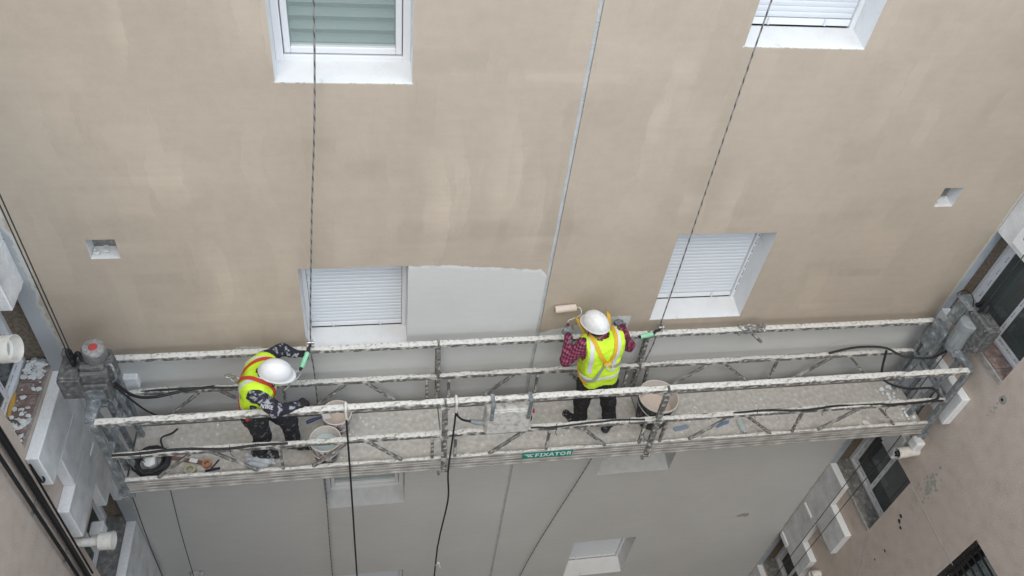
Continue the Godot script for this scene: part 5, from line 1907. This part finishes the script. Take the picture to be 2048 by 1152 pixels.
func add_head(S: BodyMesh, neck: Vector3, c: Vector3, up: Vector3, fwd: Vector3, color: Callable):
	fwd = (fwd - up * fwd.dot(up)).normalized()
	var rt := fwd.cross(up).normalized()
	var F := Field.new(c - Vector3.ONE * 0.2, c + Vector3.ONE * 0.2, 0.007)
	F.add(neck, c - up * 0.05 - fwd * 0.02, 0.056, 0.052, R_SKIN, 0.03)
	F.add(c + up * 0.03 - fwd * 0.03, c + up * 0.025 + fwd * 0.02, 0.088, 0.082, R_HAIR, 0.03)
	F.add(c - up * 0.02 + fwd * 0.02, c - up * 0.075 + fwd * 0.055, 0.068, 0.038, R_SKIN, 0.03)
	F.add(c + up * 0.0 + fwd * 0.088, c - up * 0.035 + fwd * 0.108, 0.010, 0.015, R_SKIN, 0.012)
	for s in [-1.0, 1.0]:
		F.add(c + rt * s * 0.078 + up * 0.012 - fwd * 0.005, c + rt * s * 0.082 - up * 0.03, 0.014, 0.010, R_SKIN, 0.008)
		F.add(c + rt * s * 0.032 + up * 0.004 + fwd * 0.082, c + rt * s * 0.034 + up * 0.003 + fwd * 0.082, 0.013, 0.013, R_SKIN, 0.006)
		F.add(c + rt * s * 0.018 + up * 0.022 + fwd * 0.09, c + rt * s * 0.045 + up * 0.022 + fwd * 0.08, 0.008, 0.007, R_HAIR, 0.006)
	F.add(c - rt * 0.02 - up * 0.058 + fwd * 0.088, c + rt * 0.02 - up * 0.058 + fwd * 0.088, 0.009, 0.009, 8, 0.006)
	S.take(F, color)

func add_body(S: BodyMesh, J: Dictionary, color: Callable, seed_: int, floor_y: float):
	var lo := Vector3(99, 99, 99)
	var hi := -lo
	for k in J:
		if J[k] is Vector3 and not k.begins_with("d_"):
			lo = lo.min(J[k])
			hi = hi.max(J[k])
	var F := Field.new(lo - Vector3.ONE * 0.16, hi + Vector3.ONE * 0.16, 0.0105)
	for b in torso_bones(J):
		F.add(b[0], b[1], b[2], b[3], b[4], 0.05)
	F.add(J.hip_l, J.hip_r, 0.112, 0.112, R_TROUSER, 0.05)
	for s in ["l", "r"]:
		var hp: Vector3 = J["hip_" + s]
		var kn: Vector3 = J["knee_" + s]
		var an: Vector3 = J["ank_" + s]
		F.add(hp, kn, 0.104, 0.077, R_TROUSER, 0.04)
		F.add(kn, an + Vector3(0, 0.05, 0), 0.075, 0.068, R_TROUSER, 0.03)
		F.add(an + Vector3(0, 0.06, 0), an + Vector3(0, 0.015, 0), 0.071, 0.066, R_TROUSER, 0.02)
		var toe: Vector3 = J["toe_" + s]
		var he := Vector3(an.x, floor_y + 0.045, an.z) - (toe - an) * Vector3(1, 0, 1) * 0.25
		var tt := Vector3(toe.x, floor_y + 0.038, toe.z)
		F.add(he, he.lerp(tt, 0.55), 0.046, 0.046, R_SHOE, 0.02)
		F.add(he.lerp(tt, 0.5), tt, 0.046, 0.040, R_SHOE, 0.02)
		F.add(an, he.lerp(tt, 0.3), 0.048, 0.044, R_SHOE, 0.02)
		var sh: Vector3 = J["sh_" + s]
		var el: Vector3 = J["el_" + s]
		var wr: Vector3 = J["wr_" + s]
		F.add((J.chest as Vector3).lerp(sh, 0.75), sh, 0.072, 0.066, R_SHIRT, 0.04)
		F.add(sh, el, 0.068, 0.057, R_SHIRT, 0.03)
		F.add(el, wr, 0.056, 0.041, R_SHIRT, 0.02)
	# creases of the cloth, and soles flat on the deck
	var n1 := fnl(seed_, 9.0, FastNoiseLite.TYPE_SIMPLEX_SMOOTH, 2)
	var n2 := fnl(seed_ + 1, 22.0, FastNoiseLite.TYPE_SIMPLEX_SMOOTH, 2)
	F.each_near(func(p: Vector3, d: float):
		d += n1.get_noise_3d(p.x, p.y * 1.6, p.z) * 0.008 + n2.get_noise_3d(p.x, p.y * 2.0, p.z) * 0.0035
		return maxf(d, floor_y + 0.002 - p.y))
	S.take(F, color)

# ribbon laid on the torso surface, 'off' above it
func strap(parent: Node, called: String, m: Material, pts: Array, width: float, bones: Array, off: float):
	var c := curve(pts, 7)
	var pos := []
	var nn := []
	for p in c:
		var q: Vector3 = p
		for k in 5:
			q -= sd_normal(q, bones) * (sd_bones(q, bones) - off)
		pos.append(q)
		nn.append(sd_normal(q, bones))
	return ribbon(parent, called, m, pos, nn, width, 0.0035)

func ribbon(parent: Node, called: String, m: Material, pos: Array, nn: Array, width: float, th: float):
	var st := new_st()
	var rows := []
	for i in pos.size():
		var t: Vector3 = (pos[mini(i + 1, pos.size() - 1)] - pos[maxi(i - 1, 0)]).normalized()
		var s: Vector3 = t.cross(nn[i]).normalized() * width * 0.5
		rows.append([pos[i] - s, pos[i] - s + nn[i] * th, pos[i] + s + nn[i] * th, pos[i] + s])
	for i in rows.size() - 1:
		for k in 4:
			var k2 := (k + 1) % 4
			quad(st, rows[i][k], rows[i + 1][k], rows[i + 1][k2], rows[i][k2])
	return build(st, called, m, parent)

func vest_mesh(J: Dictionary, bones: Array, lo_s: float, hi_s: float, inflate: float, seed_: int) -> ArrayMesh:
	var up: Vector3 = (J.neck - J.pelvis).normalized()
	var lat: Vector3 = (J.sh_r - J.sh_l).normalized()
	var S := BodyMesh.new()
	var lo := (J.pelvis as Vector3).min(J.sh_l).min(J.sh_r).min(J.neck) - Vector3.ONE * 0.25
	var hi := (J.pelvis as Vector3).max(J.sh_l).max(J.sh_r).max(J.neck) + Vector3.ONE * 0.25
	var F := Field.new(lo, hi, 0.0105)
	for b in bones:
		F.add(b[0], b[1], b[2] + inflate, b[3] + inflate, 1, 0.05)
	var n1 := fnl(seed_, 7.0, FastNoiseLite.TYPE_SIMPLEX_SMOOTH, 2)
	var half: float = (J.sh_r - J.sh_l).length() * 0.5 + 0.012
	var mid: Vector3 = (J.sh_l + J.sh_r) * 0.5
	F.each_near(func(p: Vector3, d: float):
		d += n1.get_noise_3d(p.x, p.y * 1.5, p.z) * 0.009
		var s := up.dot(p - J.pelvis)
		var hem := lo_s + n1.get_noise_3d(p.x * 0.5, 3.0, p.z * 0.5) * 0.03 - s
		var l := absf(lat.dot(p - mid)) - half
		var nk := 0.082 - (p - (J.neck as Vector3) - up * 0.02).length()
		return maxf(maxf(d, hem), maxf(l, maxf(nk, s - hi_s))), 0.1)
	S.take(F, func(_p, _i): return Color.WHITE)
	return S.mesh()

func helmet(parent: Node, c: Vector3, up: Vector3, fwd: Vector3, m: Material, ridged: float):
	up = up.normalized()
	fwd = (fwd - up * fwd.dot(up)).normalized()
	var rt := fwd.cross(up).normalized()
	var B := Basis(rt, up, -fwd)
	var st := new_st()
	st.set_smooth_group(0)
	var nu := 40
	var nv := 16
	var P := []
	for j in nv + 1:
		var row := []
		for i in nu:
			var a := TAU * i / nu
			var t := float(j) / nv * PI * 0.5
			var fx := sin(a)
			var fz := cos(a)
			var p := Vector3(0.106 * fx * sin(t), 0.128 * cos(t), -0.138 * fz * sin(t))
			# raised keel and two side ribs
			var k := exp(-pow(p.x / 0.016, 2.0)) + 0.7 * exp(-pow((absf(p.x) - 0.045) / 0.012, 2.0))
			p += p.normalized() * 0.005 * ridged * k * smoothstep(0.0, 0.3, cos(t))
			row.append(p)
		P.append(row)
	# rim and peak
	for e in 3:
		var row := []
		for i in nu:
			var a := TAU * i / nu
			var peak := pow(maxf(0.0, cos(a)), 1.3) * 0.040
			var o := 0.005 + peak
			var y: float = [-0.004, -0.010, -0.016][e] - peak * 0.32
			var g: float = [0.75, 1.0, 0.0][e]
			row.append(Vector3((0.106 + o * 0.3 * g + 0.004 * g) * sin(a), y, -(0.138 + o * g) * cos(a)))
		P.append(row)
	for j in P.size() - 1:
		for i in nu:
			var i2 := (i + 1) % nu
			for q in [P[j][i], P[j][i2], P[j + 1][i2], P[j][i], P[j + 1][i2], P[j + 1][i]]:
				st.add_vertex(c + B * q)
	st.generate_normals()
	var o := build(st, "helmet", m, parent)
	var ch := new_st()
	tube(ch, curve([c + B * Vector3(-0.10, -0.01, 0.02), c + B * Vector3(-0.092, -0.10, -0.01), c + B * Vector3(-0.03, -0.165, -0.03), c + B * Vector3(0.03, -0.165, -0.03), c + B * Vector3(0.092, -0.10, -0.01), c + B * Vector3(0.10, -0.01, 0.02)], 5), 0.005, 6)
	build(ch, "chin_strap", M.black, o, true)
	return o

func workers():
	worker_left()
	worker_right()

func worker_left():
	var t := thing("person", "person in yellow vest, red harness and patterned dark clothes holding the left rope", "person", "painters on the platform")
	var J := {
		"pelvis": Vector3(-1.03, -5.94, 0.60), "hip_l": Vector3(-1.0, -5.98, 0.52), "hip_r": Vector3(-1.02, -5.98, 0.69),
		"chest": Vector3(-0.955, -5.68, 0.56), "neck": Vector3(-0.885, -5.54, 0.595),
		"sh_l": Vector3(-0.90, -5.60, 0.365), "sh_r": Vector3(-0.945, -5.60, 0.745),
		"el_l": Vector3(-0.775, -5.69, 0.19), "wr_l": Vector3(-0.665, -5.735, 0.215),
		"el_r": Vector3(-0.80, -5.70, 0.865), "wr_r": Vector3(-0.635, -5.745, 0.785),
		"knee_l": Vector3(-0.76, -6.33, 0.54), "ank_l": Vector3(-0.75, -6.66, 0.53), "toe_l": Vector3(-0.585, -6.72, 0.56),
		"knee_r": Vector3(-0.99, -6.35, 0.67), "ank_r": Vector3(-1.06, -6.66, 0.60), "toe_r": Vector3(-0.90, -6.72, 0.63)}
	var cam := fnl(301, 15.0, FastNoiseLite.TYPE_SIMPLEX_SMOOTH, 3)
	var fine := fnl(302, 34.0, FastNoiseLite.TYPE_SIMPLEX_SMOOTH, 2)
	var col := func(p: Vector3, id: int) -> Color:
		var a := cam.get_noise_3d(p.x, p.y, p.z)
		var b := fine.get_noise_3d(p.x, p.y, p.z)
		match id:
			R_SHIRT:
				if a + b * 0.6 > 0.24:
					return Color(0.30, 0.31, 0.33)
				if a > 0.05 and b > -0.1:
					return Color(0.09, 0.09, 0.10)
				return Color(0.016, 0.017, 0.028)
			R_TROUSER:
				return Color(0.11, 0.115, 0.12) if a + b > 0.55 else Color(0.014, 0.015, 0.018)
			R_SHOE:
				return Color(0.02, 0.02, 0.02) if b < 0.3 else Color(0.2, 0.2, 0.19)
			R_GLOVE, R_CUFF:
				return Color(0.012, 0.012, 0.013)
			R_HAIR:
				return Color(0.02, 0.015, 0.012)
			8:
				return Color(0.28, 0.11, 0.09)
		return Color(0.36, 0.21, 0.14)
	var S := BodyMesh.new()
	add_body(S, J, col, 310, DECK)
	var hc := Vector3(-0.80, -5.475, 0.645)
	add_head(S, J.neck, hc, Vector3(0.30, 0.93, 0.10).normalized(), Vector3(1, -0.3, 0.05), col)
	add_hand(S, J.wr_l, Vector3(0.95, -0.15, -0.1), Vector3(-0.05, -0.9, 0.2), 1.0, 0.9, col)
	add_hand(S, J.wr_r, Vector3(0.85, -0.05, -0.5), Vector3(-0.1, -0.9, -0.1), -1.0, 1.15, col)
	node(S.mesh(), "body", M.body, t)
	var cf := new_st()
	ring(cf, J.wr_r + Vector3(0.005, 0.0, -0.003), Vector3(0.018, 0.0, 0.030).normalized() * 0.034, Vector3.UP * 0.034, 0.006)
	build(cf, "cuff_band", mat(0.35, 0.12, 0.06, 0.8), t, true)
	helmet(t, hc + Vector3(0.015, 0.052, 0.012), Vector3(0.30, 0.93, 0.14), Vector3(1, -0.3, 0.02), M.helmet_clean, 0.35)
	var bones := torso_bones(J)
	var vest := node(vest_mesh(J, bones, 0.02, 0.60, 0.024, 330), "vest", M.vest, t)
	var inf := []
	for b in bones:
		inf.append([b[0], b[1], b[2] + 0.022, b[3] + 0.022])
	# silver bands: over each shoulder and down the back, one round the waist
	for s in [-1.0, 1.0]:
		var z: float = 0.555 + s * 0.115
		strap(vest, "reflective_band", M.band, [Vector3(-0.80, -5.66, z), Vector3(-0.90, -5.50, z), Vector3(-1.05, -5.60, z), Vector3(-1.13, -5.75, z), Vector3(-1.16, -5.88, z)], 0.036, inf, 0.004)
	strap(vest, "reflective_band", M.band, [Vector3(-1.04, -5.80, 0.40), Vector3(-1.16, -5.80, 0.46), Vector3(-1.18, -5.81, 0.60), Vector3(-1.12, -5.82, 0.74), Vector3(-0.98, -5.83, 0.78), Vector3(-0.88, -5.82, 0.72)], 0.036, inf, 0.005)
	# red harness: shoulder straps meeting at a back ring, then down to the thighs
	var ringp := Vector3(-1.10, -5.63, 0.57)
	var hn = strap(t, "harness", M.strap_red, [Vector3(-0.79, -5.70, 0.44), Vector3(-0.84, -5.52, 0.44), Vector3(-0.95, -5.52, 0.47), ringp], 0.034, inf, 0.009)
	strap(hn, "strap", M.strap_red, [Vector3(-0.80, -5.74, 0.70), Vector3(-0.84, -5.55, 0.70), Vector3(-0.95, -5.53, 0.67), ringp], 0.034, inf, 0.009)
	strap(hn, "strap", M.strap_red, [ringp, Vector3(-1.15, -5.75, 0.62), Vector3(-1.13, -5.83, 0.72), Vector3(-1.05, -5.92, 0.78)], 0.04, inf, 0.009)
	strap(hn, "strap", M.strap_red, [ringp, Vector3(-1.15, -5.75, 0.52), Vector3(-1.10, -5.85, 0.42)], 0.04, inf, 0.009)
	var st := new_st()
	ring(st, ringp + Vector3(-0.045, 0.03, 0.0), Vector3(-0.032, 0.03, 0.0), Vector3(0, 0, 0.032), 0.006)
	ring(st, ringp + Vector3(-0.075, 0.055, -0.01), Vector3(-0.04, 0.03, 0.02), Vector3(0.01, 0.01, 0.03), 0.005)
	build(st, "back_ring", M.steel, hn, true)
	# word on the sleeve
	var tx := text_mesh("NIKE", 0.046, 0.002, "Droid Sans", true)
	var o := node(tx, "sleeve_print", mat(0.5, 0.5, 0.52, 0.9), t)
	var dir := Vector3(0.82, -0.10, 0.18).normalized()
	var nrm := Vector3(0.0, 0.62, 0.78)
	nrm = (nrm - dir * nrm.dot(dir)).normalized()
	o.basis = Basis(dir, nrm.cross(dir).normalized(), nrm)
	o.position = (J.sh_r as Vector3).lerp(J.el_r, 0.62) + nrm * 0.071

func worker_right():
	var t := thing("person", "person in plaid shirt, yellow vest and yellow harness rolling paint on the wall", "person", "painters on the platform")
	var J := {
		"pelvis": Vector3(2.15, -5.95, 0.54), "hip_l": Vector3(2.07, -5.98, 0.545), "hip_r": Vector3(2.25, -5.98, 0.53),
		"chest": Vector3(2.125, -5.58, 0.475), "neck": Vector3(2.10, -5.415, 0.455),
		"sh_l": Vector3(1.945, -5.47, 0.49), "sh_r": Vector3(2.305, -5.45, 0.40),
		"el_l": Vector3(1.80, -5.65, 0.52), "wr_l": Vector3(1.825, -5.475, 0.375),
		"el_r": Vector3(2.45, -5.66, 0.37), "wr_r": Vector3(2.42, -5.62, 0.175),
		"knee_l": Vector3(2.07, -6.34, 0.50), "ank_l": Vector3(2.10, -6.66, 0.50), "toe_l": Vector3(2.00, -6.72, 0.37),
		"knee_r": Vector3(2.345, -6.34, 0.52), "ank_r": Vector3(2.395, -6.66, 0.56), "toe_r": Vector3(2.49, -6.72, 0.43)}
	var fine := fnl(402, 30.0, FastNoiseLite.TYPE_SIMPLEX_SMOOTH, 2)
	var col := func(p: Vector3, id: int) -> Color:
		var b := fine.get_noise_3d(p.x, p.y, p.z)
		match id:
			R_SHIRT:
				var u := fposmod((p.x * 0.75 + p.z * 0.66 + p.y * 0.12) / 0.028, 1.0)
				var v := fposmod((p.y * 0.95 - p.x * 0.15) / 0.028, 1.0)
				var k := (1.0 if u < 0.42 else 0.0) + (1.0 if v < 0.42 else 0.0)
				if k > 1.5:
					return Color(0.34, 0.10, 0.16)
				return Color(0.19, 0.018, 0.055) if k > 0.5 else Color(0.022, 0.012, 0.024)
			R_TROUSER:
				return Color(0.012, 0.0125, 0.014) if b < 0.45 else Color(0.06, 0.06, 0.06)
			R_SHOE:
				return Color(0.018, 0.018, 0.02) if b < 0.25 else Color(0.16, 0.155, 0.15)
			R_GLOVE:
				return Color(0.13, 0.145, 0.15) if b < 0.2 else Color(0.24, 0.25, 0.25)
			R_CUFF:
				return Color(0.10, 0.11, 0.115)
			R_HAIR:
				return Color(0.02, 0.015, 0.012)
			8:
				return Color(0.28, 0.11, 0.09)
		return Color(0.33, 0.19, 0.13)
	var S := BodyMesh.new()
	add_body(S, J, col, 410, DECK)
	var hc := Vector3(2.045, -5.315, 0.42)
	add_head(S, J.neck, hc, Vector3(-0.16, 0.97, -0.12).normalized(), Vector3(-0.5, -0.25, -0.85), col)
	add_hand(S, J.wr_l, Vector3(0.02, 0.45, -0.85), Vector3(0.35, -0.5, -0.3), 1.0, 1.0, col)
	add_hand(S, J.wr_r, Vector3(-0.1, 0.05, -0.9), Vector3(0.0, -0.9, 0.0), -1.0, 0.9, col)
	node(S.mesh(), "body", M.body, t)
	helmet(t, hc + Vector3(-0.005, 0.048, -0.004), Vector3(-0.14, 0.97, -0.06), Vector3(-0.5, -0.2, -0.85), M.helmet, 1.0)
	var bones := torso_bones(J)
	var vest := node(vest_mesh(J, bones, 0.0, 0.68, 0.024, 430), "vest", M.vest, t)
	var inf := []
	for b in bones:
		inf.append([b[0], b[1], b[2] + 0.022, b[3] + 0.022])
	for s in [-1.0, 1.0]:
		var x: float = 2.125 + s * 0.125
		strap(vest, "reflective_band", M.band, [Vector3(x - 0.01, -5.50, 0.36 - s * 0.03), Vector3(x, -5.42, 0.46 - s * 0.03), Vector3(x, -5.48, 0.58 - s * 0.03), Vector3(x, -5.62, 0.63), Vector3(x, -5.72, 0.66)], 0.04, inf, 0.004)
	strap(vest, "reflective_band", M.band, [Vector3(1.98, -5.80, 0.45), Vector3(1.98, -5.80, 0.58), Vector3(2.08, -5.80, 0.66), Vector3(2.20, -5.80, 0.66), Vector3(2.31, -5.80, 0.56), Vector3(2.31, -5.80, 0.44)], 0.03, inf, 0.005)
	# yellow harness crossing at the back plate
	var ringp := Vector3(2.17, -5.61, 0.62)
	var hn = strap(t, "harness", M.strap_yellow, [Vector3(1.97, -5.56, 0.36), Vector3(1.99, -5.42, 0.42), Vector3(2.02, -5.42, 0.52), Vector3(2.09, -5.52, 0.60), ringp], 0.036, inf, 0.009)
	strap(hn, "strap", M.strap_yellow, [Vector3(2.20, -5.56, 0.30), Vector3(2.22, -5.42, 0.36), Vector3(2.23, -5.41, 0.45), Vector3(2.21, -5.50, 0.56), ringp], 0.036, inf, 0.009)
	strap(hn, "strap", M.strap_grey, [ringp, Vector3(2.12, -5.70, 0.66), Vector3(2.06, -5.80, 0.66), Vector3(1.98, -5.84, 0.58), Vector3(1.97, -5.84, 0.48)], 0.034, inf, 0.009)
	strap(hn, "strap", M.strap_grey, [ringp, Vector3(2.22, -5.66, 0.62), Vector3(2.31, -5.68, 0.52), Vector3(2.32, -5.70, 0.42)], 0.034, inf, 0.009)
	strap(hn, "strap", M.strap_yellow, [Vector3(1.99, -5.62, 0.44), Vector3(1.975, -5.72, 0.50), Vector3(1.985, -5.82, 0.55), Vector3(2.03, -5.88, 0.62)], 0.036, inf, 0.011)
	var pd := new_st()
	bx(pd, ringp + Vector3(0.0, 0.008, 0.0), Vector3(0.075, 0.06, 0.02), 0.008, Basis(Vector3.RIGHT, -0.5))
	build(pd, "back_plate", M.strap_yellow, hn)
	var st := new_st()
	ring(st, ringp + Vector3(0.015, -0.01, 0.03), Vector3(0.03, 0.0, 0.0), Vector3(0, -0.02, 0.022), 0.005)
	build(st, "back_ring", M.steel, hn, true)
	# slack strap ends standing off the left shoulder and collar
	for q in [[Vector3(1.985, -5.44, 0.40), Vector3(1.93, -5.36, 0.36), Vector3(1.90, -5.33, 0.29), Vector3(1.895, -5.37, 0.25)], [Vector3(2.22, -5.40, 0.33), Vector3(2.20, -5.33, 0.30), Vector3(2.205, -5.31, 0.25), Vector3(2.21, -5.37, 0.23)]]:
		var c := curve(q, 6)
		var nn := []
		for p in c:
			nn.append(Vector3(0.45, 0.75, 0.45).normalized())
		ribbon(hn, "strap_end", M.strap_yellow, c, nn, 0.04, 0.004)
	# paint roller in the raised hand
	var rl := thing("paint_roller", "paint roller with beige sleeve pressed on the wall by the right painter", "roller")
	st = new_st()
	var a := Vector3(1.755, -5.465, 0.045)
	var b := Vector3(1.965, -5.445, 0.045)
	var B := frame_of((b - a).normalized())
	lathe(st, Transform3D(B, a), [Vector2(0.012, 0.0), Vector2(0.034, 0.004), Vector2(0.037, 0.018), Vector2(0.037, 0.19), Vector2(0.034, 0.206), Vector2(0.012, 0.211)], 24)
	build(st, "sleeve", M.roller, rl, true)
	st = new_st()
	tube(st, curve([Vector3(1.94, -5.447, 0.045), Vector3(1.985, -5.443, 0.046), Vector3(2.005, -5.446, 0.075), Vector3(1.985, -5.45, 0.14), Vector3(1.90, -5.44, 0.19), Vector3(1.845, -5.425, 0.225), Vector3(1.832, -5.428, 0.27)], 6), 0.0045, 8)
	build(st, "wire_frame", M.crust, rl, true)
	st = new_st()
	tube(st, [Vector3(1.834, -5.425, 0.255), Vector3(1.832, -5.43, 0.27), Vector3(1.832, -5.44, 0.31), Vector3(1.834, -5.462, 0.39)], [0.010, 0.015, 0.014, 0.016], 10)
	build(st, "handle", mat(0.10, 0.015, 0.015, 0.5), rl, true)
